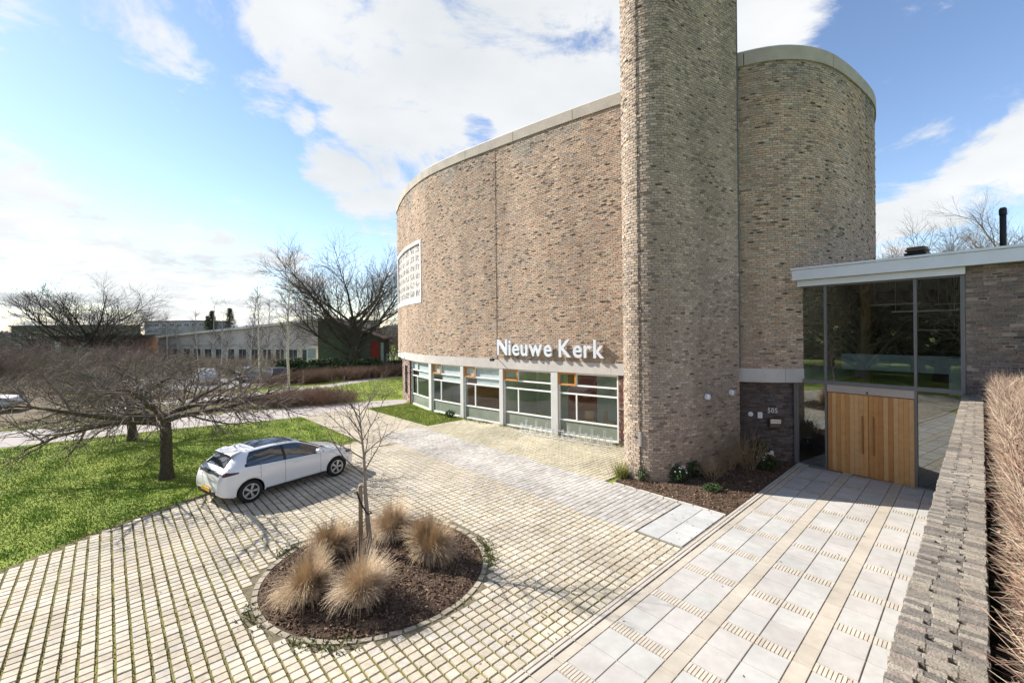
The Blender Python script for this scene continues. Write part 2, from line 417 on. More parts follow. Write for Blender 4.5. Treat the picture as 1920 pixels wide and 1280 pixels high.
# ================================================================== brick walls
BCOL = [(.53, .39, .275), (.49, .375, .28), (.53, .365, .265), (.44, .36, .285), (.56, .44, .325), (.32, .24, .185), (.43, .31, .23)]
BW = [26, 22, 14, 12, 10, 4, 6]
def bricks_on(s0, s1, fn, z0, z1, name, root, cols=BCOL, weights=BW, Lb=.225, pitch=.08, hole=None, single=300, rough=1.0, mat=M_BRICK, weather=None):
    """running bond bricks along the line fn(s)->point, tangent, normal; the largest in the picture are objects of their own"""
    hgt = pitch - .013
    rows = int(round((z1 - z0) / pitch)); st = Lb + .012
    S = []; Z = []; Wd = []
    for r in range(rows):
        off = (r % 2) * st * .5 + rng.uniform(-.03, .03)
        a = np.arange(s0 - st + off, s1, st)
        lo = np.maximum(a, s0); hi = np.minimum(a + Lb, s1)
        k = hi - lo > .04
        S.append((lo[k] + hi[k]) / 2); Wd.append((hi - lo)[k]); Z.append(np.full(k.sum(), z0 + (r + .5) * pitch))
    S = np.concatenate(S); Z = np.concatenate(Z); Wd = np.concatenate(Wd)
    if hole is not None:
        k = ~((S > hole[0]) & (S < hole[1]) & (Z > hole[2]) & (Z < hole[3])); S, Z, Wd = S[k], Z[k], Wd[k]
    n = len(S)
    p, t, nn = fn(S)
    d = rng.normal(0, .0035, n) * rough
    x = rng.random(n)
    d = np.where(x < .06 * rough, rng.uniform(.010, .024, n), d)
    d = np.where(x > 1 - .045 * rough, rng.uniform(-.045, -.02, n), d)
    shade_slit = (rng.random(n) < .055 * rough) & (Wd > Lb * .5)     # thin dark-coloured bricks, painting in the deep shade of open joints
    tilt = rng.normal(0, .012, n) * rough
    T3 = np.concatenate([t, np.zeros((n, 1))], 1); N3 = np.concatenate([nn, np.zeros((n, 1))], 1)
    Tt = T3 + N3 * tilt[:, None]
    C = np.concatenate([p, Z[:, None]], 1) + N3 * (.012 + d)[:, None]
    A = Tt * (Wd / 2 * rng.uniform(.96, 1.0, n) * np.where(shade_slit, rng.uniform(.45, .95, n), 1))[:, None]
    B = np.zeros((n, 3)); B[:, 2] = hgt / 2 * rng.uniform(.9, 1.03, n)
    B[shade_slit, 2] *= .55; colr = palette(n, cols, weights, .10)
    colr[shade_slit] = palette(int(shade_slit.sum()), [(.06, .05, .043), (.12, .093, .074), (.17, .13, .10)], [2, 2, 1], .2)
    ang = np.arctan2(nn[:, 1], nn[:, 0])
    if weather is not None:     # grey lichen growth on the courses under the roof edge
        wv = np.clip((Z - weather + .9 * np.sin(S * 1.7) * np.sin(S * .6 + 1)) / 1.1, 0, 1) * rng.uniform(.3, 1, n)
        grey = colr.mean(1, keepdims=True) * np.array([[.72, .68, .60]]); colr = colr * (1 - wv[:, None]) + grey * wv[:, None]
    own = np.zeros(n, bool)
    if single:
        dist = np.linalg.norm(C - np.array([0, 0, CAMH]), axis=1)
        face = ((np.array([0, 0, CAMH]) - C) * N3).sum(1) / dist
        ok = in_view(C[:, 0], C[:, 1], C[:, 2], -10) & (face > .1) & (Wd > Lb * .9) & ~shade_slit
        size = np.where(ok, np.abs(face) / dist ** 2, 0)
        own[np.argsort(-size)[:single]] = True; own &= ok
        vm = []
        for i in range(10):
            c = np.array(cols)[rng.choice(len(cols), p=np.array(weights) / sum(weights))] * rng.uniform(.88, 1.1)
            vm.append(piece_mesh('brick', Lb / 2 * .985, hgt / 2, .05, .03, c, mat))
        for i in np.where(own)[0]:
            Mx = Matrix(((T3[i, 0], 0, nn[i, 0], C[i, 0]), (T3[i, 1], 0, nn[i, 1], C[i, 1]), (0, 1, 0, C[i, 2]), (0, 0, 0, 1)))
            o = link('brick', vm[rng.integers(10)]); worldpart(o, root); o.matrix_basis = Mx
    k = ~own
    V, F = boxfield(C[k], A[k], B[k], N3[k] * .06, .03)
    me = mesh(name, V, F, cols=np.repeat(colr[k], 8, 0))
    o = link(name, me, mat); o['kind'] = 'stuff'; worldpart(o, root)
    return o

# ================================================================== church
cp, _, _ = W(17.0)
church = thing('church_building', 'tall curved brown brick church with concrete cap and ribbon of ground floor windows', 'church', (float(cp[0]), float(cp[1]), 0))
# stained window opening
WS0, WS1, WZ0, WZ1 = 1.5, s_at((791 - 960) / 818.), 6.62, 10.42
bricks_on(-3.0, 43.0, lambda s: W(s), BAND1, CAP0, 'brickwork', church, hole=(WS0, WS1, WZ0, WZ1), weather=CAP0 - 1.0)
# backing wall (mortar) as a strip with the opening left out
mb = MB()
ss = np.unique(np.concatenate([np.linspace(0, LTOT, 260), [WS0, WS1]]))
zs = [BAND1 - .05, WZ0, WZ1, CAP0 + .05]
pp, _, _ = W(ss)
for i in range(len(ss) - 1):
    for j in range(3):
        if j == 1 and ss[i] >= WS0 - 1e-6 and ss[i + 1] <= WS1 + 1e-6: continue
        a, b = pp[i], pp[i + 1]
        mb.quad((a[0], a[1], zs[j]), (b[0], b[1], zs[j]), (b[0], b[1], zs[j + 1]), (a[0], a[1], zs[j + 1]))
mb.obj('mortar_wall', M_MORTAR, root=church)
# roof slab, ceiling over the ground floor
rp, _, _ = W(np.linspace(0, LTOT, 160, endpoint=False), -.3)
MB().prism([tuple(p) for p in rp], 14.1, 14.35).obj('roof', pm('roof_felt', (.3, .3, .3), rough=.9), root=church)
MB().prism([tuple(p) for p in rp], 2.95, 3.2).obj('floor_slab', M_WALLIN, root=church)
def ring_piece(s0, s1, o0, o1, z0, z1, n=6):
    s = np.linspace(s0, s1, n); a, _, _ = W(s, o0); b, _, _ = W(s, o1)
    return [tuple(p) for p in b] + [tuple(p) for p in a[::-1]]
joint = .012
nc = 26; Lc = LTOT / nc
for i in range(nc):      # cap ring of cast concrete lengths
    MB().prism(ring_piece(i * Lc + joint, (i + 1) * Lc - joint, -.32, .07, 0, 0, 10), CAP0, CAP1).obj('cap_segment', M_CAP, root=church)
    MB().prism(ring_piece(i * Lc + .003, (i + 1) * Lc - .003, -.24, .02, 0, 0, 10), CAP1, CAP1 + .05).obj('roof_trim', M_WHITE, root=church)
nb = 28; Lb_ = LTOT / nb
for i in range(nb):
    MB().prism(ring_piece(i * Lb_ + .005, (i + 1) * Lb_ - .005, -.25, .035, 0, 0, 8), BAND0, BAND1).obj('band_segment', M_CONC, root=church)
# expansion joint on the wall: a thin dark strip
sj = s_at((932 - 960) / 818. )
pj, tj, nj = W(sj, .022)
mb = MB(); t3 = Vector((*tj, 0)); n3 = Vector((*nj, 0)); c = Vector((*pj, 0))
mb.add([c - t3 * .012 + Vector((0, 0, BAND1)), c + t3 * .012 + Vector((0, 0, BAND1)), c + t3 * .012 + Vector((0, 0, CAP0)), c - t3 * .012 + Vector((0, 0, CAP0)),
        c - t3 * .012 + Vector((0, 0, BAND1)) + n3 * .012, c + t3 * .012 + Vector((0, 0, BAND1)) + n3 * .012, c + t3 * .012 + Vector((0, 0, CAP0)) + n3 * .012, c - t3 * .012 + Vector((0, 0, CAP0)) + n3 * .012],
       [(4, 5, 6, 7), (0, 4, 7, 3), (1, 2, 6, 5), (3, 7, 6, 2), (0, 1, 5, 4)])
mb.obj('expansion_joint', pm('joint_seal', (.17, .12, .09), rough=.9), root=church)

# ground floor: bays of windows between grey pillars
BAYS = [(s_at((a - 960) / 818.), s_at((b - 960) / 818.)) for a, b in ((770, 803), (808, 862), (868, 935), (942, 1032), (1045, 1157))]
INS = -.10
def frame_at(s0, s1, inset):
    a, _, _ = W(s0, inset); b, _, _ = W(s1, inset)
    d = Vector((b[0] - a[0], b[1] - a[1], 0)); L = d.length; d.normalize(); inn = Vector((-d.y, d.x, 0))
    M = Matrix(((d.x, inn.x, 0, a[0]), (d.y, inn.y, 0, a[1]), (0, 0, 1, 0), (0, 0, 0, 1)))
    return M, L
ROWS = [.07, .72, 1.92, 2.30, 2.82]
for bi, (s0, s1) in enumerate(BAYS):
    M, L = frame_at(s0, s1, INS)
    w = MB()
    fb = .055
    for z in ROWS: w.box(0, L, -.03, .05, z - (.045 if z > .1 else .07), z + .02, M)
    w.box(0, fb, -.032, .052, ROWS[0] - .07, ROWS[-1] + .02, M); w.box(L - fb, L, -.032, .052, ROWS[0] - .07, ROWS[-1] + .02, M)
    xm = L * .315
    w.box(xm - .03, xm + .03, -.028, .048, ROWS[1], ROWS[2], M)
    w.box(xm - .03, xm + .03, -.028, .048, ROWS[3], ROWS[4], M)
    win = w.obj('window', M_WHITE, root=church)
    def sub(mbx, nm, mat):
        o = mbx.obj(nm, mat); o.parent = win; o.matrix_parent_inverse = Matrix.Identity(4); return o
    # panes
    cells = [(fb, L - fb, ROWS[0], ROWS[1]), (fb, xm - .03, ROWS[1], ROWS[2]), (xm + .03, L - fb, ROWS[1], ROWS[2]),
             (fb, L - fb, ROWS[2], ROWS[3]), (fb, xm - .03, ROWS[3], ROWS[4]), (xm + .03, L - fb, ROWS[3], ROWS[4])]
    for ci, (x0, x1, za, zb) in enumerate(cells):
        if ci == 0:
            sub(MB().box(x0, x1, .015, .03, za + .02, zb - .045, M), 'panel', pm('sage_panel', (.22, .25, .20), var=.12, rough=.25, spec=.6))
        else:
            sub(MB().quad(M @ Vector((x0, .01, za + .02)), M @ Vector((x1, .01, za + .02)), M @ Vector((x1, .01, zb - .045)), M @ Vector((x0, .01, zb - .045))), 'pane', M_GLASS)
    # orange casement in the top corner
    if bi > 0:
        c = MB(); x0, x1, za, zb = fb - .05, xm - .01, ROWS[3] - .02, ROWS[4] + .01; t = .06
        for bx in ((x0, x1, za, za + t), (x0, x1, zb - t, zb), (x0, x0 + t, za + t, zb - t), (x1 - t, x1, za + t, zb - t)):
            c.box(bx[0], bx[1], -.055, .03, bx[2], bx[3], M)
        sub(c, 'casement', M_ORANGE)
    if bi < 3:
        sub(MB().box(xm + .04, L - fb - .01, .07, .075, ROWS[2] - .1 if bi else ROWS[2], ROWS[4], M), 'roller_blind', pm('blind', (.62, .64, .66), var=.06, rough=.9))
        sub(MB().box(fb + .01, xm - .04, .07, .075, ROWS[3] - .1, ROWS[4], M), 'roller_blind', pm('blind', (.62, .64, .66)))
# pillars between bays
edges = [(BAYS[i][1], BAYS[i + 1][0]) for i in range(4)]
for s0, s1 in edges:
    M, L = frame_at(s0 + .005, s1 - .005, .0)
    MB().box(0, L, -.015, .22, 0, BAND0, M).obj('pillar', M_PILLAR, root=church, bevel=.008)
# rest of the lower wall: dark bricks, set back under the band
def lower_fn(off): return lambda s: W(s, off)
M_DBR = M_BRICK
DCOL = [(.17, .135, .12), (.12, .105, .10), (.22, .165, .14), (.14, .10, .09), (.20, .17, .155)]
bricks_on(BAYS[4][1] + .02, s_at((1186 - 960) / 818.), lower_fn(-.06), 0, BAND0, 'brickwork', church, cols=[(.22, .10, .08), (.16, .08, .07), (.28, .14, .1)], weights=[3, 2, 2], single=0)
bricks_on(BAYS[0][0] - 3.2, BAYS[0][0] - .05, lower_fn(-.05), 0, BAND0, 'brickwork', church, cols=[(.36, .26, .22), (.42, .32, .27), (.3, .2, .17)], weights=[3, 2, 2], single=0)
S505a, S505b = s_at((1385 - 960) / 818.), s_at((1492 - 960) / 818.) + .25
bricks_on(S505a - .6, S505b, lower_fn(-.28), 0, BAND0, 'brickwork', church, cols=DCOL, weights=[5, 4, 3, 2, 2], pitch=.075, single=150)
for a, b, off in ((BAYS[4][1], S505a + .0, -.07), (S505a - .6, LTOT + BAYS[0][0] - .05, -.295)):
    s = np.linspace(a, b, 200); q, _, _ = W(s, off); mb = MB()
    for i in range(len(s) - 1): mb.quad((*q[i], -.05), (*q[i + 1], -.05), (*q[i + 1], BAND0 + .05), (*q[i], BAND0 + .05))
    mb.obj('lower_wall', M_DMORTAR if off < -.1 else M_MORTAR, root=church)
# narrow dark slot windows in the left pier and a downpipe
for k in (.9, 1.35):
    M, L = frame_at(BAYS[0][0] - .4 - k, BAYS[0][0] - .22 - k, -.01)
    MB().box(0, L, -.02, .1, .55, 2.45, M).obj('slot_window', M_BLACK, root=church)
q, t_, n_ = W(BAYS[0][0] - .05, .03)
MB().tube([(q[0], q[1], 0), (q[0], q[1], BAND0)], .045, 8).obj('dark_upright', M_BLACK, root=church)
# room behind the windows
s = np.linspace(BAYS[0][0] - .3, BAYS[4][1] + .3, 40)
for a, b, mat in ((0, .18, M_WALLIN), (.18, .42, M_REDIN), (.42, .60, M_WALLIN), (.60, .72, M_GREENIN), (.72, .83, M_REDIN), (.83, .93, M_GREENIN), (.93, 1.0, M_WALLIN)):
    t = np.linspace(BAYS[0][0] - .3 + a * (s[-1] - s[0]), BAYS[0][0] - .3 + b * (s[-1] - s[0]), 8); q, _, _ = W(t, -3.0); mb = MB()
    for i in range(7): mb.quad((*q[i], 0), (*q[i + 1], 0), (*q[i + 1], 2.95), (*q[i], 2.95))
    mb.obj('room_wall', mat, root=church)
for sx in (BAYS[0][0] - .3, BAYS[2][1] + .1, BAYS[4][1] + .3):
    a, _, _ = W(sx, -.3); b, _, _ = W(sx, -3.0)
    MB().quad((*a, 0), (*b, 0), (*b, 2.95), (*a, 2.95)).obj('room_wall', M_GREENIN, root=church)
q, _, _ = W(s, -.16); q2, _, _ = W(s, -3.1)
MB().prism([tuple(x) for x in q] + [tuple(x) for x in q2[::-1]], -.05, .035).obj('room_floor', M_FLOORIN, root=church)
# a few chairs and a board inside, seen dimly through the glass
for k, (bs, dz) in enumerate(((BAYS[4][0] + .9, 1.4), (BAYS[4][0] + 1.7, 1.8), (BAYS[3][0] + 1.2, 1.6))):
    a, t_, n_ = W(bs, -dz); mb = MB(); x, y = a
    ch = thing('chair', 'chair inside the room behind the church windows', 'chair', (x, y, .035), k * .9, 'chairs inside the church room')
    MB().box(-.22, .22, -.22, .22, .42, .46).obj('seat', M_WOOD, ch)
    MB().box(-.22, .22, .2, .23, .5, .88).obj('backrest', M_WOOD, ch)
    for lx in (-.2, .18):
        for ly in (-.2, .2): MB().box(lx, lx + .025, ly - .012, ly + .012, 0, .42 if ly < 0 else .9).obj('leg', M_STEEL2, ch)
# stained window: white frame, mullions, pierced panels on the curve
fs0, fs1 = WS0 - .02, WS1 + .02
win = bpy.data.objects.new('stained_window', None); col.objects.link(win); worldpart(win, church)
for nm_, z0, z1 in (('sill', WZ0 - .06, WZ0 + .2), ('lintel', WZ1 - .14, WZ1 + .06)):
    o = MB().prism(ring_piece(fs0, fs1, -.25, .05, 0, 0, 24), z0, z1).obj(nm_, M_WHITE); o.parent = win
def wsub(mbx, nm, mat):
    o = mbx.obj(nm, mat); o.parent = win; o.matrix_parent_inverse = Matrix.Identity(4); return o
nm = 6
for i in range(nm + 1):
    sc_ = WS0 + (WS1 - WS0) * i / nm
    wd = .14 if i in (0, nm) else .035
    wsub(MB().prism(ring_piece(sc_ - wd * (i != 0), sc_ + wd * (i != nm), -.24, .045 if i in (0, nm) else -.045, 0, 0, 3), WZ0 + .2, WZ1 - .14), 'mullion', M_WHITE)
for i in range(nm):
    a, b = WS0 + (WS1 - WS0) * i / nm + .05, WS0 + (WS1 - WS0) * (i + 1) / nm - .05
    M, L = frame_at(a, b, -.06)
    pan = MB(); dk = MB()
    pan.box(0, L, .0, .06, WZ0 + .2, WZ1 - .14, M)
    wsub(pan, 'panel', pm('pierced_panel', (.47, .44, .40), var=.12, scale=6, rough=.8))
    for r in range(6):
        zc = WZ0 + .42 + r * .56
        for k in range(5):
            for h in range(4):
                if rng.random() < .7:
                    x0 = .08 + k * (L - .2) / 5; z0 = zc + h * .095
                    dk.box(x0, x0 + rng.uniform(.07, .15), -.004, .02, z0, z0 + rng.uniform(.045, .085), M)
    wsub(dk, 'pierced_openings', pm('dark_glass', (.03, .03, .035), rough=.3))['kind'] = 'stuff'

# ================================================================== bell tower
TA = Vector((.857, .515)).normalized(); TN = Vector((TA.y, -TA.x)); TR = .861; TC = Vector((4.507, 14.158)); TLEN = 3.43; TH_ = 23.0
segs = [TLEN, math.pi * TR, TLEN, 2 * TR]
def tower_fn(s):
    """front face (from the far end towards the round end), round end, back face, end"""
    s = np.asarray(s, float); p = np.zeros((len(s), 2)); n = np.zeros((len(s), 2)); a = np.array(TA); nn = np.array(TN); c = np.array(TC)
    for i, si in enumerate(s):
        if si < 0: p[i] = c + a * (TLEN) + nn * TR; n[i] = nn
        elif si < segs[0]: p[i] = c + nn * TR + a * (TLEN - si); n[i] = nn
        elif si < segs[0] + segs[1]:
            t = (si - segs[0]) / TR; d = nn * math.cos(t) - a * math.sin(t); p[i] = c + d * TR; n[i] = d
        elif si < sum(segs[:3]): p[i] = c - nn * TR + a * (si - segs[0] - segs[1]); n[i] = -nn
        else: p[i] = c + a * TLEN - nn * TR + nn * (si - sum(segs[:3])); n[i] = a
    t = np.stack([-n[:, 1], n[:, 0]], -1)
    return p, t, n
tower = thing('bell_tower', 'slender brick bell tower with rounded edge rising in front of the church', 'tower', (TC.x, TC.y, 0))
TCOL = [(.44, .35, .265), (.40, .32, .25), (.37, .305, .25), (.50, .41, .32), (.25, .20, .16)]
bricks_on(0, sum(segs), tower_fn, 0.0, TH_, 'brickwork', tower, cols=TCOL, weights=[5, 5, 4, 2, 1], single=300, Lb=.2, rough=.7)
ts = np.concatenate([[0.001], np.linspace(segs[0], segs[0] + segs[1], 24), [sum(segs[:3]) - .001, sum(segs[:3]) + .001, sum(segs) - .001]])
tp, _, _ = tower_fn(ts)
MB().prism([tuple(p) for p in tp[::-1]], 0, TH_).obj('mortar_core', M_MORTAR, root=tower)
MB().prism([tuple(np.array(TC) + (p - np.array(TC)) * 1.04) for p in tp[::-1]], TH_, TH_ + .3).obj('cap', M_CAP, root=tower)
# lightning conductor down the round end with its joint box
sc_ = segs[0] + TR * R(72)
q, t_, n_ = tower_fn(np.array([sc_])); q = q[0] + n_[0] * .03
MB().tube([(q[0], q[1], .25), (q[0], q[1], TH_)], .012, 6).obj('conductor', pm('copper_dark', (.08, .06, .045), rough=.6), root=tower)
for k in range(14):
    z = .6 + k * 1.2
    MB().box(q[0] - .025, q[0] + .025, q[1] - .03, q[1] + .03, z, z + .03).obj('clip', M_STEEL, root=tower)
MB().box(q[0] - .03, q[0] + .03, q[1] - .035, q[1] + .03, 1.15, 1.6).obj('joint_box', M_GALV, root=tower)
# dark upright strip on the far end
q0 = np.array(TC) + np.array(TA) * (TLEN + .05) + np.array(TN) * (TR - .05)
MB().box(q0[0] - .03, q0[0] + .05, q0[1] - .05, q0[1] + .05, 3.4, TH_).obj('dark_upright', M_STEEL, root=tower)

# ================================================================== entrance hall (local: x along the facade, y inwards, z up)
F0, F1 = P(17.72, 4.5), P(17.32, .3)
fd = (F1 - F0).normalized(); FL = (F1 - F0).length
hall = thing('entrance_hall', 'glazed entrance hall with white fascia and oak double doors', 'building', F0, math.atan2(fd.y, fd.x))
ZT0, ZT1 = 2.86, 2.98          # transom
D0, D1 = .98, 3.16             # door
ZG = 6.17
for x0, x1, z0, z1 in ((0, .12, 0, ZG), (.92, .98, 0, ZG), (3.16, 3.22, 0, ZG), (FL - .09, FL, 0, ZG)):
    MB().box(x0, x1, -.06, .08, z0, z1).obj('mullion', M_STEEL2, hall)
for x0, x1 in ((.12, .92), (.98, 3.16), (3.22, FL - .09)):
    MB().box(x0, x1, -.055, .075, ZT0, ZT1).obj('transom', M_STEEL2, hall)
    MB().box(x0, x1, -.045, .07, ZG - .05, ZG).obj('transom', M_STEEL2, hall)
    MB().quad((x0, .006, ZT1), (x1, .006, ZT1), (x1, .006, ZG - .05), (x0, .006, ZG - .05)).obj('pane', M_GLASS2, hall)
for x0, x1 in ((.12, .92), (3.22, FL - .09)):
    MB().quad((x0, .006, .06), (x1, .006, .06), (x1, .006, ZT0), (x0, .006, ZT0)).obj('pane', M_GLASS2, hall)
    MB().box(x0, x1, -.045, .07, .0, .06).obj('sill', M_STEEL2, hall)
MB().box(D0, D1, -.03, .06, 2.62, ZT0).obj('door_header', pm('brushed_metal', (.46, .42, .40), rough=.35, metal=.4, var=.08), hall, bevel=.004)
M_OAKS = [pm('oak_%d' % i, c, c2=tuple(v * 1.22 for v in c), scale=7, rough=.45) for i, c in enumerate(((.50, .25, .085), (.56, .31, .12), (.44, .21, .07), (.58, .345, .15)))]
for k, (x0, x1) in enumerate(((D0 + .01, (D0 + D1) / 2 - .006), ((D0 + D1) / 2 + .006, D1 - .01))):
    leaf = MB().box(x0, x1, .0, .05, .02, 2.60).obj('door', M_OAKS[1], hall)
    nbd = 9
    for i in range(nbd):
        a = x0 + (x1 - x0) * i / nbd
        o = MB().box(a + .002, a + (x1 - x0) / nbd - .002, -.018, .0, .03, 2.59).obj('board', M_OAKS[rng.integers(4)], leaf, bevel=.003)
    hx = x1 - .13 if k == 0 else x0 + .13
    MB().box(hx - .018, hx + .018, -.085, -.055, .75, 1.95).box(hx - .01, hx + .01, -.056, -.017, .85, .88).box(hx - .01, hx + .01, -.056, -.017, 1.82, 1.85).obj('handle', pm('oak_handle', (.33, .16, .055), rough=.4), leaf, bevel=.004)
MB().lathe([(.0, -.0), (.03, 0), (.03, .03), (.012, .05)], 12, Matrix.Translation((2.05, -.03, 2.68)) @ Matrix.Rotation(R(90), 4, 'X')).obj('sensor', M_STEEL, hall)
# fascia and roof
FX0, FX1 = -.12, 11.0
MB().box(FX0, FX1, -.32, -.26, 6.38, 6.72).obj('fascia', M_FASCIA, hall)
MB().box(FX0 - .03, FX1, -.36, -.24, 6.735, 6.80).obj('roof_trim', M_FASCIA, hall)
MB().box(FX0 + .03, FL + .02, -.16, -.10, ZG, 6.37).obj('fascia', M_FASCIA, hall)
MB().box(FX0, FX1, -.255, 11.0, 6.375, 6.70).obj('roof', pm('roof_gravel', (.33, .32, .30), rough=1, bump=.5), hall)
MB().box(7.0, 7.12, -.40, -.325, 6.40, 6.50).obj('roof_lamp', M_STEEL, hall)
MB().box(FX0, FX0 + .05, -.255, 3, 6.385, 6.715).obj('fascia', M_FASCIA, hall)
# brick wing to the side
hallM = Matrix.Translation(F0) @ Matrix.Rotation(math.atan2(fd.y, fd.x), 4, 'Z')
def wing_fn(s):
    n = len(s); o = hallM @ Vector((0, -.02, 0)); d = np.array([fd.x, fd.y]); nn = np.array([fd.y, -fd.x])
    p = np.array([o.x, o.y]) + np.asarray(s)[:, None] * d
    return p, np.tile(d, (n, 1)), np.tile(nn, (n, 1))
WCOL = [(.24, .185, .155), (.20, .16, .14), (.28, .22, .18), (.30, .205, .165), (.13, .11, .10)]
bricks_on(FL + .005, 10.9, wing_fn, 0, 6.36, 'brickwork', hall, cols=WCOL, weights=[5, 4, 4, 3, 2], single=300)
MB().box(FL + .002, 10.9, -.02, .28, -.05, 6.37).obj('mortar_wall', M_MORTAR, hall)
MB().box(10.7, 10.95, .28, 11, 0, 6.37).obj('side_wall', M_MORTAR, hall)
# interior
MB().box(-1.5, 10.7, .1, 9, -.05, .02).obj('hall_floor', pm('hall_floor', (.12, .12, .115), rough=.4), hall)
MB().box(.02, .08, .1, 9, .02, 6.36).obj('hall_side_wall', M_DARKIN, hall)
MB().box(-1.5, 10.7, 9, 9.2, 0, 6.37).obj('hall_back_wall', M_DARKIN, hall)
MB().box(.15, 5.2, 1.9, 2.05, 3.25, 3.80).obj('balcony_front', M_BALC, hall)
MB().box(.15, .45, .4, 1.9, 3.25, 3.80).obj('balcony_front', M_BALC, hall)
MB().box(.15, 6.5, 2.05, 8.9, 3.25, 3.4).obj('balcony_floor', M_WALLIN, hall)
MB().box(3.75, 4.10, 1.0, 1.9, 2.7, 3.80).obj('balcony_front', M_BALC, hall)
for x, y, w_ in ((1.15, 3.0, .28), (3.6, 4.0, .24)): MB().box(x, x + w_, y, y + .28, 0, 6.36).obj('wood_column', M_WOOD, hall)
for x0, x1, y, z in ((1.6, 2.9, 2.4, 5.50), (2.3, 3.9, 1.7, 5.22), (3.2, 4.1, 2.6, 5.45), (2.6, 3.7, 3.2, 4.6)):
    MB().box(x0, x1, y, y + .08, z, z + .05).box(x0 + .1, x0 + .11, y + .03, y + .04, z + .05, 6.36).box(x1 - .11, x1 - .1, y + .03, y + .04, z + .05, 6.36).obj('pendant_lamp', M_WHITE, hall)
MB().quad((.2, 1.98, 3.8), (5.2, 1.98, 3.8), (5.2, 1.98, 4.75), (.2, 1.98, 4.75)).obj('balcony_glass', M_GLASS, hall)
# roof furniture
rv = hallM @ Vector((3.6, 3.6, 0))
vent = thing('roof_vent', 'brown capped louvred vent box on the flat roof', 'vent', (14.9, 16.0, 6.70), .6)
for k in range(5): MB().box(-.30 + .012 * (k % 2), .30 - .012 * (k % 2), -.30, .30, .16 * k, .16 * k + .10).obj('louvre', M_BLACK, vent, bevel=.01)
MB().box(-.24, .24, -.24, .24, 0, .86).obj('core', M_BLACK, vent)
MB().box(-.29, .29, -.29, .29, .80, .86).box(-.25, .25, -.25, .25, .86, .95).obj('lid', pm('vent_brown', (.17, .115, .07), rough=.7), vent, bevel=.01)
flue = thing('flue_pipe', 'tall black flue pipe on the flat roof', 'flue', (16.75, 14.85, 6.70))
MB().tube([(0, 0, 0), (0, 0, 2.0)], .085, 12).obj('pipe', M_BLACK, flue, smooth=True)
MB().lathe([(.10, 1.82), (.10, 2.0), (.07, 2.06), (.02, 2.07)], 12).obj('cowl', M_BLACK, flue)
MB().lathe([(.16, 0), (.12, .06), (.09, .08)], 12).obj('collar', M_BLACK, flue)

# ================================================================== ground and paving
lo = np.linspace(-400, 400, 41)
gv = [(x, y + 150, 0) for y in lo for x in lo]
gf = [(j * 41 + i, j * 41 + i + 1, (j + 1) * 41 + i + 1, (j + 1) * 41 + i) for j in range(40) for i in range(40)]
g = link('ground', mesh('ground', gv, gf), M_LAWN, kind='structure')
BEDC = np.array([-2.75, 8.82]); BEDR = 2.1
def lawn_q(p):
    """q of the lawn edge at grid p"""
    return np.interp(p, [-6, -1.6, -.22, 2.31, 5.2, 7.9], [10.4, 13.41, 14.47, 15.76, 17.2, 18.6])
def sheet(name, pts, z, mat, kind='structure'):
    me = mesh(name, [(x, y, z) for x, y in pts], [tuple(range(len(pts)))])
    return link(name, me, mat, kind=kind)
edge = [P(p, float(lawn_q(p))).xy for p in np.linspace(-6, 7.95, 16)]
pk = [P(-6, 4.42).xy, P(11.4, 4.42).xy, P(11.4, 8.0).xy, P(16.2, 8.0).xy, P(16.2, 14).xy, P(14.8, 19.0).xy, P(11.75, 19.05).xy, P(11.8, 26.5).xy, P(8.05, 26.5).xy] + edge[::-1]
parking = sheet('parking_pavement', pk, .008, M_JOINT)
PAVC = [(.535, .475, .375), (.515, .455, .355), (.545, .495, .40), (.525, .48, .40), (.49, .43, .335), (.55, .505, .43)]
PAVW = [6, 5, 5, 3, 2, 2]
LITC = [(.49, .465, .425), (.46, .435, .395), (.51, .49, .455), (.44, .41, .36)]
def bed_poly(p, q):  # planting bed beside the tower
    return (p > 11.42) & (q < 8.0)
cs, cq = .195, .165
ip, iq = np.meshgrid(np.arange(0, 110), np.arange(0, 133), indexing='ij')
ip, iq = ip.ravel(), iq.ravel(); gp = -5.9 + ip * cs; gq = 4.50 + iq * cq
stripm = (gp > 9.06) & (gp < 11.32) & (gq < 19)
gp = np.where(stripm, gp + (iq % 2) * cs * .5, gp)
ipf = ip[stripm].min(); ipl = ip[stripm].max()
halfp = np.full(len(gp), cs / 2 - .005)
drop = stripm & (ip == ipl) & (iq % 2 == 1)
gp = np.where(drop, -5.9 + ip * cs, gp)
ex = np.where(stripm & (ip == ipf) & (iq % 2 == 1))[0]      # half pavers closing the bond
gp = np.concatenate([gp, -5.9 + ip[ex] * cs - cs * .25]); gq = np.concatenate([gq, gq[ex]]); stripm = np.concatenate([stripm, stripm[ex]]); halfp = np.concatenate([halfp, np.full(len(ex), cs / 4 - .004)])
halfp[np.where(drop)[0]] = cs / 2 - .005
x, y = CT * gp - ST * gq, ST * gp + CT * gq
ok = np.ones(len(gp), bool)
ok &= ~((gp < 7.95) & (gq > lawn_q(gp) - .1))
ok &= ~bed_poly(gp, gq)
ok &= ~((gp > 11.42) & (gq > 19.0 - (gp - 11.4) * .02) & True & (gp > 11.7))
ok &= ~((gq > 19.0) & ((gp < 8.1) | (gp > 11.65)))
ok &= ~((gp > 9.06) & (gp < 11.45) & (gq < 5.60))
ok &= np.hypot(x - BEDC[0], y - BEDC[1]) > BEDR + .20
ok &= ~inside_church(x, y, .16)
ok &= (y > .5)
gp, gq, stripm, x, y, halfp = gp[ok], gq[ok], stripm[ok], x[ok], y[ok], halfp[ok]
n = len(gp)
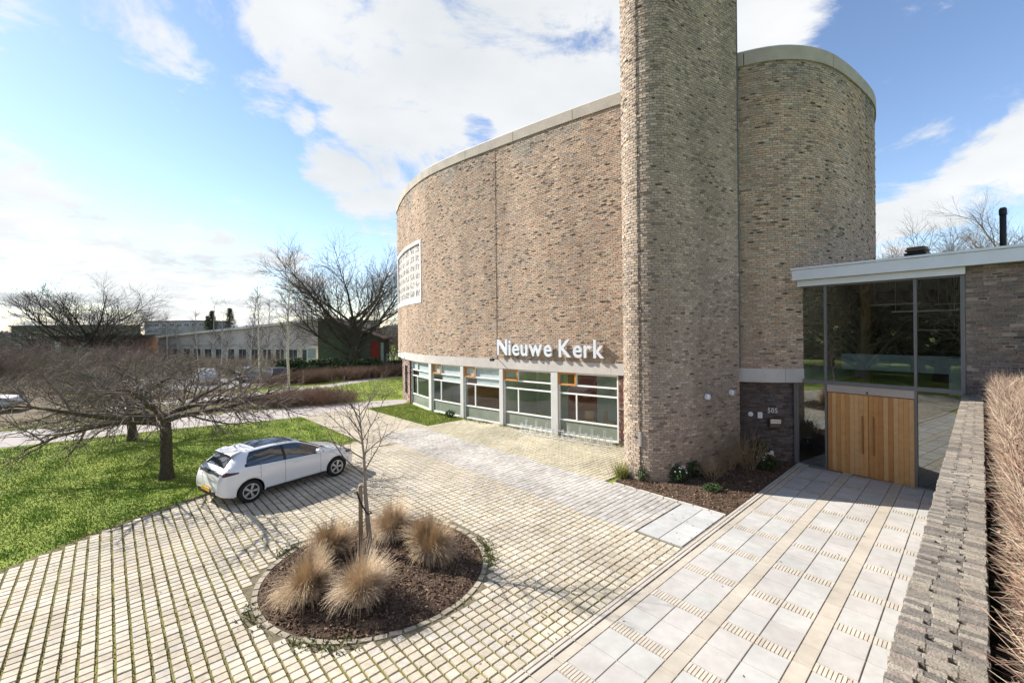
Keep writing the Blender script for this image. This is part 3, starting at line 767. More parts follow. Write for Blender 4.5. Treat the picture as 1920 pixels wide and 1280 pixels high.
colr = np.where(stripm[:, None], palette(n, LITC, [4, 4, 3, 2], .05), palette(n, PAVC, PAVW, .04))
near_wall = (gp > 11.42)
colr[near_wall] *= np.array([.96, .98, .90])
dz = .03 + rng.normal(0, .0025, n) + .006 * np.sin(gp * 1.3) * np.sin(gq * 1.1); rot = rng.normal(0, .016, n)
jl = np.where(stripm, .010, .016)     # half joint lengthwise, wide mossy joints across
dist = np.hypot(np.hypot(x, y), CAMH)
own = np.zeros(n, bool)
okv = in_view(x, y, 0 * x, -8)
own[np.argsort(np.where(okv, dist, 99))[:300]] = True
C = np.stack([x + rng.normal(0, .002, n), y + rng.normal(0, .002, n), dz], -1)
e1 = np.stack([np.cos(TH + rot), np.sin(TH + rot), 0 * rot], -1); e2 = np.stack([-np.sin(TH + rot), np.cos(TH + rot), 0 * rot], -1)
ha = cs / 2 - .0185
hb = cq / 2 - .0135
A = e1 * np.where(stripm, halfp, ha)[:, None]; B = e2 * np.where(stripm, cq / 2 - .011, hb)[:, None]
N = np.zeros((n, 3)); N[:, 2] = .03
k = ~own
V, F = boxfield(C[k], A[k], B[k], N[k], .04)
o = link('paver_field', mesh('paver_field', V, F, cols=np.repeat(colr[k], 8, 0)), M_PAVER, parking, 'stuff')
vm = [piece_mesh('paver', ha, hb, .03, .04, np.array(PAVC)[rng.choice(6, p=np.array(PAVW) / sum(PAVW))] * rng.uniform(.93, 1.07), M_PAVER) for _ in range(14)]
for i in np.where(own)[0]:
    o = link('paver', vm[rng.integers(14)], None, parking)
    o.location = C[i]; o.rotation_euler = (rng.normal(0, .004), rng.normal(0, .004), TH + rot[i])
# slab patch at the end of the pale strip
for a in range(4):
    for b in range(2):
        p0, q0 = 9.12 + a * .575, 4.46 + b * .54
        me = piece_mesh('slab', .28, .262, .03, .015, np.array((.49, .49, .475)) * rng.uniform(.94, 1.06), M_SLAB)
        o = link('slab', me, None, parking); o.location = P(p0 + .285, q0 + .27, .032 + rng.normal(0, .001)); o.rotation_euler = (0, 0, TH)

o = sheet('slab_bedding', [P(9.06, 4.36).xy, P(11.42, 4.36).xy, P(11.42, 5.56).xy, P(9.06, 5.56).xy], .014, M_JOINT2, 'stuff'); o.parent = parking
# walkway to the door
wk = sheet('walkway', [P(1.2, .37).xy, P(17.75, .37).xy, P(17.8, 4.40).xy, P(1.2, 4.40).xy], .010, M_JOINT2)
KQ = [(4.20, 4.38, .045)]
slabm = {}
def slab(p0, p1, q0, q1, c, nm='slab', z=.032, dep=.03):
    a, b = (p1 - p0) / 2 - .003, (q1 - q0) / 2 - .003
    me = piece_mesh(nm, a, b, dep, .006 / max(a, .05), np.array(c) * rng.uniform(.94, 1.05), M_SLAB)
    o = link(nm, me, None, wk); o.location = P((p0 + p1) / 2, (q0 + q1) / 2, z + rng.normal(0, .0008)); o.rotation_euler = (0, 0, TH)
for k in range(34):       # kerb in two thin courses, and the cream bands
    p0 = 1.3 + k * .485
    for q0, q1 in ((4.245, 4.31), (4.325, 4.39)): slab(p0, p0 + .48, q0, q1, (.50, .46, .40), 'kerb_stone', .05, .05)
    for q0, q1 in ((4.07, 4.235), (2.86, 3.10), (1.63, 1.87)):
        slab(p0, p0 + .483, q0, q1, (.47, .425, .355), 'band_slab')
lanes = [(3.105, 3.58), (3.585, 4.065), (1.875, 2.36), (2.365, 2.855), (1.15, 1.625), (.68, 1.145), (.385, .675)]
slots_p = []
row0 = 4.67 - 1.263 * 3
cand = []
for r in range(14):
    pr = row0 + 1.263 * r
    if pr > 17.6: break
    for q0, q1 in lanes:
        for a, b in ((pr + .115, pr + .635), (pr + .64, pr + 1.148)):
            if a < 1.2 or b > 17.7: continue
            slab(a, b, q0, q1, (.455, .45, .425) if rng.random() < .6 else (.46, .44, .415))
        nb_ = int(round((q1 - q0) / .052)); st = (q1 - q0) / nb_
        if pr - .11 < 1.2 or pr + .11 > 17.65: continue
        for j in range(nb_): cand.append((pr, q0 + (j + .5) * st, st))
cand = np.array(cand); cx = PN(cand[:, 0], cand[:, 1], np.full(len(cand), .033))
dd = np.where(in_view(cx[:, 0], cx[:, 1], cx[:, 2], -5), np.linalg.norm(cx - np.array([0, 0, CAMH]), axis=1), 99)
own = np.zeros(len(cand), bool); own[np.argsort(dd)[:300]] = True
vm = [piece_mesh('grip_brick', .105, .0215, .03, .03, np.array((.50, .455, .385)) * rng.uniform(.9, 1.08), M_SLAB) for _ in range(6)]
for i in np.where(own)[0]:
    o = link('grip_brick', vm[rng.integers(6)], None, wk); o.location = cx[i]; o.rotation_euler = (0, 0, TH)
k = ~own; m_ = int(k.sum())
V, F = boxfield(cx[k], np.tile([[CT * .105, ST * .105, 0]], (m_, 1)), np.tile([[-ST * .0215, CT * .0215, 0]], (m_, 1)), np.tile([[0, 0, .03]], (m_, 1)), .03)
link('grip_brick_rows', mesh('grip_brick_rows', V, F, cols=np.repeat(palette(m_, [(.50, .455, .385)], [1], .05), 8, 0)), M_SLAB, wk, 'stuff')

# footpaths beyond the lawn
sheet('footpath', [P(-30, 30.5).xy, P(-3.35, 28.38).xy, P(2.3, 27.7).xy, P(6, 26.6).xy, P(8.1, 26.3).xy, P(11.8, 26.3).xy, P(14.3, 25.9).xy, P(15.5, 27.3).xy, P(14.8, 28.0).xy, P(9.73, 29.9).xy, P(6.5, 30.55).xy, P(2.5, 31.2).xy, P(-4, 33.1).xy, P(-30, 38).xy], .012, M_PATH)
sheet('footpath', [P(0, 37.0).xy, P(7.2, 37.6).xy, P(14.8, 38.9).xy, P(24, 43.2).xy, P(40, 51).xy, P(40, 53).xy, P(24, 45).xy, P(14.6, 40.6).xy, P(7.2, 39.4).xy, P(0, 39).xy], .012, M_PATH)
sheet('shrub_bed', [P(-12, 34.5).xy, P(-4, 33.6).xy, P(2.5, 31.6).xy, P(6.5, 31.0).xy, P(7.0, 36.8).xy, P(0, 36.8).xy, P(0, 39.3).xy, P(7.2, 39.7).xy, P(9, 44).xy, P(-2, 47).xy, P(-6, 75).xy, P(-45, 75).xy, P(-45, 42).xy], .010, pm('leaf_litter', (.10, .075, .05), c2=(.19, .15, .09), scale=1.5, rough=1, bump=.8, bscale=12))
sheet('car_park', [(-42, 40), (-30, 35), (-22.5, 40), (-24, 47), (-40, 52)], .014, pm('asphalt', (.20, .19, .19), var=.1, rough=.95))
# ---- grass blades on the near lawns
def blades(name, x, y, h, cols, wid=.012, z=0.0, lean=.5):
    n = len(x); a = rng.uniform(0, 2 * np.pi, n); w = np.stack([np.cos(a), np.sin(a), 0 * a], -1) * wid
    b = np.stack([x, y, np.full(n, z)], -1); t = b + np.stack([rng.normal(0, lean, n) * h, rng.normal(0, lean, n) * h, h], -1)
    V = np.stack([b - w, b + w, t], 1).reshape(-1, 3)
    return mesh(name, V, np.arange(3 * n).reshape(-1, 3), cols=np.repeat(cols, 3, 0))
GC = [(.19, .29, .035), (.28, .36, .055), (.13, .21, .03), (.38, .40, .10), (.42, .36, .15)]
n = 240000
p_ = rng.uniform(-9, 8, n); q_ = rng.uniform(10, 28, n)
keep = (q_ > lawn_q(np.clip(p_, -6, 7.9)) + .05 * np.sin(p_ * 9) + rng.normal(-.03, .05, n)) & (q_ < np.interp(p_, [-9, -3.35, 2.3, 6, 8], [28.8, 28.3, 27.6, 26.5, 26.1]))
p_, q_ = p_[keep], q_[keep]; xx, yy = CT * p_ - ST * q_, ST * p_ + CT * q_
k = in_view(xx, yy, 0 * xx, 60) & (rng.random(len(xx)) < np.clip(18 / np.hypot(xx, yy), .4, 1)); xx, yy = xx[k], yy[k]
pat = np.sin(xx * 1.9 + 1.3 * np.sin(yy * 1.1)) * np.sin(yy * 2.3 + .9 * np.sin(xx * .8)) + .5 * np.sin(xx * 5.3 + yy * 3.7) + rng.normal(0, .45, len(xx))
tuft = .035 + .045 * np.clip(pat, 0, 1)
lc = palette(len(xx), GC, [5, 5, 4, 1.5, .6], .12); lush = np.clip(pat * .5 + .2, 0, 1)[:, None]
lc = lc * (1 - .55 * lush) + np.array([[.10, .22, .02]]) * .55 * lush
es = []; n_e = 90
for i in range(n_e + 1):
    pe = -6 + 13.9 * i / n_e; qe = float(lawn_q(pe)); es.append((P(pe, qe - .10, .0125), P(pe, qe + .10 + .10 * abs(math.sin(pe * 3.1) * math.sin(pe * 7.7 + 1)), .0125)))
eb = MB()
for i in range(n_e): eb.quad(es[i][0], es[i + 1][0], es[i + 1][1], es[i][1])
eb.obj('worn_edge', pm('worn_soil', (.12, .095, .055), c2=(.24, .21, .10), scale=6, rough=1, bump=.8, bscale=50), g, kind='stuff')
gl = link('lawn_grass', blades('lawn_grass', xx, yy, tuft * rng.uniform(.6, 1.3, len(xx)), lc, .011), M_GRASS)
tag(gl, 'short bright green grass of the lawn beside the parking', 'grass', kind='stuff')
n = 26000
p_ = rng.uniform(11.7, 15.2, n); q_ = rng.uniform(18.95, 26.0, n); xx, yy = CT * p_ - ST * q_, ST * p_ + CT * q_
k = ~inside_church(xx, yy, .05); xx, yy = xx[k], yy[k]
gl = link('verge_grass', blades('verge_grass', xx, yy, rng.uniform(.03, .09, len(xx)), palette(len(xx), GC, [4, 4, 3, 4, 3], .15)), M_GRASS)
tag(gl, 'yellowish grass verge along the foot of the church windows', 'grass', kind='stuff')
n = 30000
p_ = rng.uniform(-6, 22, n); q_ = rng.uniform(28, 42, n)
k = (q_ > np.interp(p_, [-6, 2.5, 9.7, 14.8, 22], [33.5, 31.3, 30, 28.2, 30])) & (q_ < np.interp(p_, [-6, 7.2, 14.8, 24], [36.8, 37.5, 38.8, 43])); p_, q_ = p_[k], q_[k]; xx, yy = CT * p_ - ST * q_, ST * p_ + CT * q_
k = ~inside_church(xx, yy, .05); xx, yy = xx[k], yy[k]
gl = link('far_grass', blades('far_grass', xx, yy, rng.uniform(.05, .12, len(xx)), palette(len(xx), GC, [4, 5, 2, 4, 2], .15), .02), M_GRASS)
tag(gl, 'grass strip between the two footpaths', 'grass', kind='stuff')
# moss and weeds in the paving joints
n = 22000
p_ = np.round(rng.uniform(-5, 9, n) / cs) * cs + rng.normal(0, .008, n); p_ = p_ + .0
q_ = rng.uniform(4.6, 16, n)
x_, y_ = CT * (p_) - ST * q_, ST * (p_) + CT * q_
k = (q_ < lawn_q(p_) - .05) & (np.hypot(x_ - BEDC[0], y_ - BEDC[1]) > BEDR + .15) & (np.sin(p_ * 1.1 + 1) + np.sin(q_ * .9) + rng.normal(0, .5, n) > -.1)
# grid lines sit half a cell off the paver centres
p2 = -5.9 + (np.floor((p_[k] + 5.9) / cs) + .5) * cs + rng.normal(0, .008, k.sum()); q2 = q_[k]
wj = link('joint_moss', blades('joint_moss', CT * p2 - ST * q2, ST * p2 + CT * q2, rng.uniform(.022, .036, len(p2)), palette(len(p2), [(.20, .21, .045), (.26, .25, .07), (.28, .22, .10)], [3, 3, 2], .15), .011, .004, .8), M_GRASS)
tag(wj, 'moss and small weeds in the joints of the parking', 'weeds', kind='stuff')
# weeds along the foot of the church windows and around the round bed
xs, ys = [], []
for i in range(2600):
    s_ = rng.uniform(BAYS[1][0], BAYS[4][1] + .3); d_ = abs(rng.normal(0, .16)) + .1
    if math.sin(s_ * 2.3) + math.sin(s_ * 5.1 + 1) + rng.normal(0, .4) < .2: continue
    q, _, _ = W(s_, d_); xs.append(q[0]); ys.append(q[1])
for i in range(2600):
    a = rng.uniform(0, 2 * np.pi)
    if math.sin(a * 3 + 1) + math.sin(a * 7) + rng.normal(0, .35) < .55: continue
    r_ = BEDR + rng.normal(.16, .09); xs.append(BEDC[0] + r_ * math.cos(a)); ys.append(BEDC[1] + r_ * math.sin(a))
ww = link('weeds', blades('weeds', np.array(xs), np.array(ys), rng.uniform(.04, .11, len(xs)), palette(len(xs), [(.09, .13, .02), (.14, .16, .04), (.18, .14, .07)], [3, 3, 1], .15), .014, .02, .6), M_GRASS)
tag(ww, 'green weeds along the wall foot and round bed edge', 'weeds', kind='stuff')

n = 420
p_ = rng.uniform(-4, 16, n); q_ = np.where(rng.random(n) < .6, rng.uniform(.5, 18, n), 4.4 + np.abs(rng.normal(0, .5, n))); xx = PN(p_, q_, np.full(n, .040)); k = (~inside_church(xx[:, 0], xx[:, 1], .2)) & (np.hypot(xx[:, 0] - TC[0], xx[:, 1] - TC[1]) > 2.5); xx = xx[k]; n = len(xx)
a = rng.uniform(0, 6.28, n); A_ = np.stack([np.cos(a), np.sin(a), rng.normal(0, .15, n)], -1) * .024; B_ = np.stack([-np.sin(a), np.cos(a), rng.normal(0, .2, n)], -1) * .013
lv_ = link('fallen_leaves', mesh('fallen_leaves', np.stack([xx - A_, xx - B_, xx + A_, xx + B_], 1).reshape(-1, 3), np.arange(4 * n).reshape(-1, 4), cols=np.repeat(palette(n, [(.20, .12, .06), (.28, .18, .09), (.12, .08, .05)], [1, 1, 1], .2), 4, 0)), M_CHIP)
tag(lv_, 'small dry brown leaves scattered over the paving', 'leaves', kind='stuff')

# ---- round planting bed
mb = MB(); nr, na = 16, 64
V = [(BEDC[0], BEDC[1], .17)]; F = []
for i in range(1, nr + 1):
    r_ = BEDR * i / nr
    for j in range(na):
        a = 2 * math.pi * j / na
        V.append((BEDC[0] + r_ * math.cos(a), BEDC[1] + r_ * math.sin(a), max(.012, .16 * (1 - (i / nr) ** 2) + .02 + (rng.normal(0, .014) if i < nr else 0))))
for j in range(na): F.append((0, 1 + j, 1 + (j + 1) % na))
for i in range(nr - 1):
    for j in range(na):
        a = 1 + i * na; b = a + na; F.append((a + j, b + j, b + (j + 1) % na, a + (j + 1) % na))
bed = link('round_bed', mesh('round_bed', V, F, smooth=True), M_SOIL)
tag(bed, 'round mulched planting bed in the middle of the parking', 'planting bed', kind='structure')
rg = MB(); nn_ = 72
for j in range(nn_):
    a0, a1 = 2 * math.pi * j / nn_, 2 * math.pi * (j + 1) / nn_; r0_, r1_ = BEDR - .05, BEDR + .32
    rg.quad(*[(BEDC[0] + r_ * math.cos(t), BEDC[1] + r_ * math.sin(t), .016) for r_, t in ((r0_, a0), (r1_, a0), (r1_, a1), (r0_, a1))])
rg.obj('bed_margin', pm('margin_soil', (.11, .09, .06), c2=(.24, .21, .13), scale=9, rough=1, bump=.8, bscale=60), bed)
ne = 60
vm = [piece_mesh('edging_stone', .10, .05, .07, .08, np.array((.40, .35, .27)) * rng.uniform(.75, 1.1), M_PAVER) for _ in range(6)]
for j in range(ne):
    a = 2 * math.pi * j / ne
    o = link('edging_stone', vm[rng.integers(6)], None, bed)
    o.location = (BEDC[0] + (BEDR + .06) * math.cos(a), BEDC[1] + (BEDR + .06) * math.sin(a), (.034 + rng.normal(0, .006))); o.rotation_euler = (rng.normal(0, .04), rng.normal(0, .04), a + math.pi / 2)
def chips(name, x, y, z, parent, sz=.03):
    n = len(x); a = rng.uniform(0, 6.28, n); e = rng.normal(0, .5, n)
    A = np.stack([np.cos(a) * np.cos(e), np.sin(a) * np.cos(e), np.sin(e)], -1) * (sz * rng.uniform(.4, 1.3, n))[:, None]
    B = np.stack([-np.sin(a), np.cos(a), rng.normal(0, .3, n)], -1) * (sz * .35 * rng.uniform(.5, 1.4, n))[:, None]
    Nn = np.cross(A, B); Nn /= np.linalg.norm(Nn, axis=1, keepdims=True)
    V, F = boxfield(np.stack([x, y, z], -1), A, B, Nn * .006, .0)
    return link(name, mesh(name, V, F, cols=np.repeat(palette(n, [(.13, .085, .055), (.09, .055, .035), (.20, .14, .095), (.28, .20, .13)], [5, 5, 3, 1], .2), 8, 0)), M_CHIP, parent, 'stuff')
n = 7000; r_ = BEDR * np.sqrt(rng.random(n)) * .985; a = rng.uniform(0, 6.283, n)
chips('bark_mulch', BEDC[0] + r_ * np.cos(a), BEDC[1] + r_ * np.sin(a), .16 * (1 - (r_ / BEDR) ** 2) + .03 + rng.uniform(0, .012, n), bed)
# ---- bed beside the tower
bp = [P(11.44, 4.42), P(17.45, 4.42), P(17.6, 5.2), P(16.5, 6.3), P(14.5, 7.6), P(13.4, 8.6), P(12.2, 8.5), P(11.44, 7.95)]
gpts = [(a, b) for a in np.linspace(11.44, 17.6, 30) for b in np.linspace(4.42, 8.4, 20)]
V = [tuple(P(a, b, .03 + .07 * math.sin(math.pi * min(1, max(0, (b - 4.42) / 4.2))) * min(1, (a - 11.44) * 1.5 + .1) + rng.normal(0, .01))) for a, b in gpts]
F = [(i * 20 + j, (i + 1) * 20 + j, (i + 1) * 20 + j + 1, i * 20 + j + 1) for i in range(29) for j in range(19) if gpts[i * 20 + j][1] < 8.0 - max(0, (12.2 - gpts[i * 20 + j][0])) * .5]
bed2 = link('tower_bed', mesh('tower_bed', V, F, smooth=True), M_SOIL)
tag(bed2, 'mulched planting bed around the foot of the bell tower', 'planting bed', kind='structure')
n = 6000; a = rng.uniform(11.5, 17.4, n); b = rng.uniform(4.45, 7.8, n); xx = PN(a, b, .05 + .07 * np.sin(np.pi * np.clip((b - 4.42) / 4.2, 0, 1)) * np.minimum(1, (a - 11.44) * 1.5 + .1))
chips('bark_mulch', xx[:, 0], xx[:, 1], xx[:, 2], bed2, .034)
for k in range(8):
    o = MB().box(-.2, .2, -.03, .03, -.05, .045).obj('edging_stone', M_PAVER if False else M_CONC, bed2, bevel=.005); o.location = P(11.46, 4.65 + k * .42); o.rotation_euler = (0, 0, TH + R(90))

# ================================================================== lettering, number, small fittings
def glyph(ch, size, depth, bold):
    cu = bpy.data.curves.new('glyph', 'FONT'); cu.body = ch; cu.size = size; cu.extrude = depth / 2; cu.offset = bold; cu.resolution_u = 4
    o = bpy.data.objects.new('glyph', cu); col.objects.link(o)
    dg = bpy.context.evaluated_depsgraph_get(); me = bpy.data.meshes.new_from_object(o.evaluated_get(dg))
    bpy.data.objects.remove(o); bpy.data.curves.remove(cu)
    me.materials.clear()
    return me
def bounds(me):
    v = np.empty(len(me.vertices) * 3); me.vertices.foreach_get('co', v); v = v.reshape(-1, 3); return v.min(0), v.max(0)
cap = bounds(glyph('N', 1, .1, 0))[1][1]
def lettering(root, text, height, depth, bold, start, total, frame, mats, gap):
    """letters side by side, scaled so the run has the given total length; frame(s)->matrix of the wall at distance s"""
    size = height / cap; ms = []; wsum = 0
    for c in text:
        if c == ' ': ms.append(None); wsum += height * .42; continue
        me = glyph(c, size, depth, bold); a, b = bounds(me); ms.append((me, a, b)); wsum += (b[0] - a[0]) + gap
    k = total / wsum; s_ = start
    for m in ms:
        if m is None: s_ += height * .42 * k; continue
        me, a, b = m; w_ = (b[0] - a[0]) * k
        o = link('letter', me, mats[0], root)
        worldpart(o, root); o.matrix_basis = frame(s_ + w_ / 2) @ Matrix.Diagonal((k, 1, 1, 1)) @ Matrix.Translation((-(a[0] + b[0]) / 2, 0, 0))
        s_ += w_ + gap * k
    return s_
M_LETTER = pm('letter_white', (.64, .68, .71), var=.03, rough=.35)
sa, sb = s_at((937 - 960) / 818.), s_at((1140 - 960) / 818.)
q, _, _ = W(sa)
sign = thing('church_lettering', 'large raised white letters reading Nieuwe Kerk on the brick wall', 'lettering', (q[0], q[1], 3.55))
def sign_frame(s_):
    q, t, n = W(s_, .17)
    return Matrix(((t[0], 0, n[0], q[0]), (t[1], 0, n[1], q[1]), (0, 1, 0, 3.57), (0, 0, 0, 1)))
lettering(sign, 'Nieuwe Kerk', .74, .10, .021, sa, sb - sa, sign_frame, [M_LETTER], .10)
for i, s_ in enumerate(np.linspace(sa + .3, sb - .3, 10)):
    q, t, n = W(s_, 0); q2, _, _ = W(s_, .13)
    MB().tube([(q[0], q[1], 3.78), (q2[0], q2[1], 3.78)], .012, 6).obj('stud', M_GALV, root=sign)
def wall505(u, v, off=-.26):
    """spot on the lower wall beside the door"""
    s_ = s_at((u - 960) / 818., 24, 32); q, t, n = W(s_, off); return s_, q, t, n
def zat(v, u, q): return CAMH - (v - (620 + (960 - u) * .0105)) * q[1] / 818.
s1, q, t, n = wall505(1442, 0)
num = thing('house_number', 'small pale metal digits 505 above the letterbox', 'house number', (q[0], q[1], 1.78))
def num_frame(s_):
    q, t, n = W(s_, -.245)
    return Matrix(((t[0], 0, n[0], q[0]), (t[1], 0, n[1], q[1]), (0, 1, 0, 1.76), (0, 0, 0, 1)))
sn0, sn1 = s_at((1442 - 960) / 818., 24, 32), s_at((1464 - 960) / 818., 24, 32)
lettering(num, '505', .17, .02, .006, sn0, sn1 - sn0, num_frame, [pm('pale_metal', (.66, .62, .55), rough=.4)], .045)
def on_wall(name, label, cat, u, z, build, off=-.255):
    s_, q, t, n = wall505(u, 0, off)
    o = thing(name, label, cat, (q[0], q[1], z), math.atan2(t[1], t[0])); build(o); return o     # local x along wall, -y outwards
def letterbox(o):
    MB().box(-.19, .19, -.14, -.003, -.17, .14).obj('body', M_STEEL, o, bevel=.02)
    MB().box(-.17, .17, -.155, -.142, -.02, .125).obj('flap', M_GALV, o, bevel=.006)
    MB().box(-.15, .15, -.159, -.156, .05, .065).obj('slot', M_BLACK, o)
on_wall('letterbox', 'dark wall letterbox with a bright metal flap', 'letterbox', 1455, 1.43, letterbox)
def bell(o):
    MB().lathe([(.0, 0), (.085, 0), (.085, .02), (.07, .035), (.0, .036)], 20, Matrix.Translation((0, -.003, 0)) @ Matrix.Rotation(R(90), 4, 'X')).obj('plate', M_WHITE, o)
    MB().lathe([(.0, .036), (.022, .036), (.018, .046), (.0, .047)], 12, Matrix.Translation((0, -.003, 0)) @ Matrix.Rotation(R(90), 4, 'X')).obj('button', M_GALV, o)
on_wall('bell_plate', 'round white bell plate on the dark brick wall', 'doorbell', 1407, 1.68, bell)
def notice(o):
    MB().box(-.075, .075, -.016, -.003, -.11, .11).obj('plate', M_WHITE, o, bevel=.004)
    for k in range(4): MB().box(-.05, .05 - .02 * (k % 2), -.0185, -.0165, .06 - k * .04, .068 - k * .04).obj('text_line', pm('print_grey', (.45, .45, .45), rough=.8), o)
on_wall('notice_plate', 'small square white notice plate beside the bell plate', 'sign', 1426, 1.66, notice)
# bulkhead lamps on the tower face
for (u, v, lab) in ((1322, 743, 'round glass wall lamp on the tower farther from the letterbox'), (1367, 735, 'round glass wall lamp on the tower beside the dark lower wall')):
    r_ = (u - 960) / 818.
    tt = np.linspace(0, TLEN, 800); pts, _, _ = tower_fn(tt); i = int(np.argmin(np.abs(pts[:, 0] / pts[:, 1] - r_))); pq_ = pts[i]
    z = CAMH - (v - (620 + (960 - u) * .0105)) * pq_[1] / 818.
    lp = thing('wall_lamp', lab, 'wall lamp', (pq_[0] + TN.x * .02, pq_[1] + TN.y * .02, z), math.atan2(TA.y, TA.x), 'wall lamps on the tower')
    Mx = Matrix.Rotation(R(90), 4, 'X')
    MB().lathe([(.0, 0), (.12, 0), (.125, .03), (.10, .05)], 20, Mx).obj('base', M_GALV, lp, smooth=True)
    MB().lathe([(.10, .045), (.10, .08), (.08, .12), (.04, .14), (.0, .145)], 20, Mx).obj('globe', pm('lamp_glass', (.78, .80, .82), rough=.15, spec=.6), lp, smooth=True)
    for k in range(2): MB().tube([(-.105, -.05, 0), (-.08, -.13, 0), (0, -.155, 0), (.08, -.13, 0), (.105, -.05, 0)] if k else [(0, -.05, -.105), (0, -.13, -.08), (0, -.16, 0), (0, -.13, .08), (0, -.05, .105)], .006, 6).obj('guard_bar', M_GALV, lp)
# floodlights on the concrete band
for u, lab in ((757, 'dark floodlight on the concrete band near the stained window'), (934, 'dark floodlight on the concrete band below the brick joint')):
    s_ = s_at((u - 960) / 818.); q, t, n = W(s_, .04)
    fl = thing('floodlight', lab, 'floodlight', (q[0], q[1], BAND1 - .02), math.atan2(t[1], t[0]), 'floodlights on the church band')
    MB().box(-.015, .015, -.40, 0, .0, .03).obj('arm', M_STEEL, fl)
    MB().box(-.11, .11, -.52, -.36, -.06, .06).obj('housing', M_BLACK, fl, bevel=.015)
    MB().box(-.09, .09, -.50, -.38, -.075, -.062).obj('lens', M_GALV, fl)

M_RACK = pm('rack_zinc', (.36, .37, .37), var=.1, rough=.5, metal=.3)
# bicycle rack in front of the windows
ra, rb = s_at((985 - 960) / 818.), s_at((1156 - 960) / 818.)
q, t, n = W((ra + rb) / 2, .6)
rack = thing('bicycle_rack', 'low galvanised bicycle rack in front of the church windows', 'bicycle rack', (q[0], q[1], .03))
sl = np.linspace(ra, rb, 12); qq, _, _ = W(sl, .42); q3, _, _ = W(sl, .86)
for z, pts in ((.06, qq), (.06, q3), (.30, qq)):
    MB().tube([(a[0], a[1], z) for a in pts], .014, 6).obj('rail', M_RACK, root=rack)
for i, s_ in enumerate(np.linspace(ra + .1, rb - .1, 17)):
    q, t, n = W(s_, .42); t3 = Vector((t[0], t[1], 0)); n3 = Vector((n[0], n[1], 0)); q3_ = Vector((q[0], q[1], 0))
    hi = .62 if i % 2 else .40; mbk = MB()
    d = n3 * .55 + t3 * .22
    for o_ in (-.035, .035):
        b = q3_ + t3 * o_
        mbk.tube([b + Vector((0, 0, .03)) + d * .8, b + Vector((0, 0, .06)) + d * .7, b + d * .12 + Vector((0, 0, hi)), b + Vector((0, 0, hi - .04)), b + Vector((0, 0, .06))], .008, 5)
    mbk.obj('wheel_holder', M_RACK, root=rack)

# ================================================================== garden wall beside the walkway
WQ0, WQ1, WZ = -.01, .37, 2.86
gw = thing('garden_wall', 'thick brick garden wall topped with weathered upright bricks', 'wall', P(9.5, .18))
def gw_fn(qv, sgn):
    def fn(s):
        n_ = len(s); d = np.array([CT, ST]) * sgn; nn = np.array([-ST, CT]) * sgn
        # tangent must keep (t, up, n) right-handed
        p = PN(np.asarray(s), np.full(n_, qv), np.zeros(n_))[:, :2]
        return p, np.tile(-d, (n_, 1)), np.tile(nn, (n_, 1))
    return fn
WLC = [(.30, .235, .175), (.26, .215, .17), (.34, .27, .20), (.22, .18, .15)]
bricks_on(.6, 17.3, gw_fn(WQ1 - .02, 1), 0, 2.74, 'brickwork', gw, cols=WLC, weights=[3, 3, 2, 2], single=0, pitch=.0783)
bricks_on(.6, 17.3, gw_fn(WQ0 + .02, -1), 0, 2.74, 'brickwork', gw, cols=WLC, weights=[3, 3, 2, 2], single=0, pitch=.0783)
mb = MB(); Mg = Matrix.Rotation(TH, 4, 'Z')
mb.box(.6, 17.29, WQ0 + .02, WQ1 - .02, -.02, 2.745, Mg)
mb.obj('wall_core', M_MORTAR, root=gw)
MB().box(.6, 17.29, WQ0 + .03, WQ1 - .03, 2.745, 2.79, Mg).obj('mortar_bed', pm('old_mortar', (.19, .175, .145), c2=(.30, .27, .22), scale=20, rough=1, bump=.6, bscale=70), root=gw)
CC = [(.31, .27, .215), (.27, .24, .20), (.35, .305, .245), (.20, .18, .155), (.29, .24, .20), (.38, .34, .275)]
cap_list = []
CP = .056
nc_ = int((17.25 - .6) / CP)
for i in range(nc_):
    p0 = .6 + (i + .5) * CP
    hole = (i % 3 == 0)
    g1, g2 = (.03, .03) if hole and rng.random() < .7 else (-.003, -.003)
    b1 = WQ0 + .125 + rng.normal(0, .012); b2 = WQ0 + .25 + rng.normal(0, .012)
    for a, b in ((WQ0 - rng.uniform(0, .014), b1 - g1 * .6), (b1 + g1 * .6, b2 - g2 * .6), (b2 + g2 * .6, WQ1 + rng.uniform(0, .014))):
        cap_list.append((p0 + rng.normal(0, .002), (a + b) / 2, b - a, WZ + rng.normal(0, .0025), rng.normal(0, .015)))
cap_list = np.array(cap_list); cx = PN(cap_list[:, 0], cap_list[:, 1], cap_list[:, 3])
vis = in_view(cx[:, 0], cx[:, 1], cx[:, 2], -4)
dd = np.where(vis, np.linalg.norm(cx - np.array([0, 0, CAMH]), axis=1), 99); own = np.zeros(len(cx), bool); own[np.argsort(dd)[:300]] = True; own &= vis
def worn_brick(c):
    bm = bmesh.new(); bmesh.ops.create_cube(bm, size=1)
    bmesh.ops.bevel(bm, geom=bm.edges[:], offset=.045, segments=1, affect='EDGES')
    for v in bm.verts: v.co += Vector((rng.normal(0, .022), rng.normal(0, .012), rng.normal(0, .012)))
    me = bpy.data.meshes.new('cap_brick'); bm.to_mesh(me); bm.free(); set_cols(me, c); me.materials.append(M_BRICK); return me
vm = [worn_brick(np.array(CC[rng.integers(6)]) * rng.uniform(.85, 1.12)) for _ in range(14)]
for i in np.where(own)[0]:
    o = link('cap_brick', vm[rng.integers(14)]); worldpart(o, gw)
    o.matrix_basis = Matrix.Translation(Vector(cx[i]) - Vector((0, 0, .055))) @ Matrix.Rotation(TH + cap_list[i, 4], 4, 'Z') @ Matrix.Diagonal((.053, cap_list[i, 2], .115, 1))
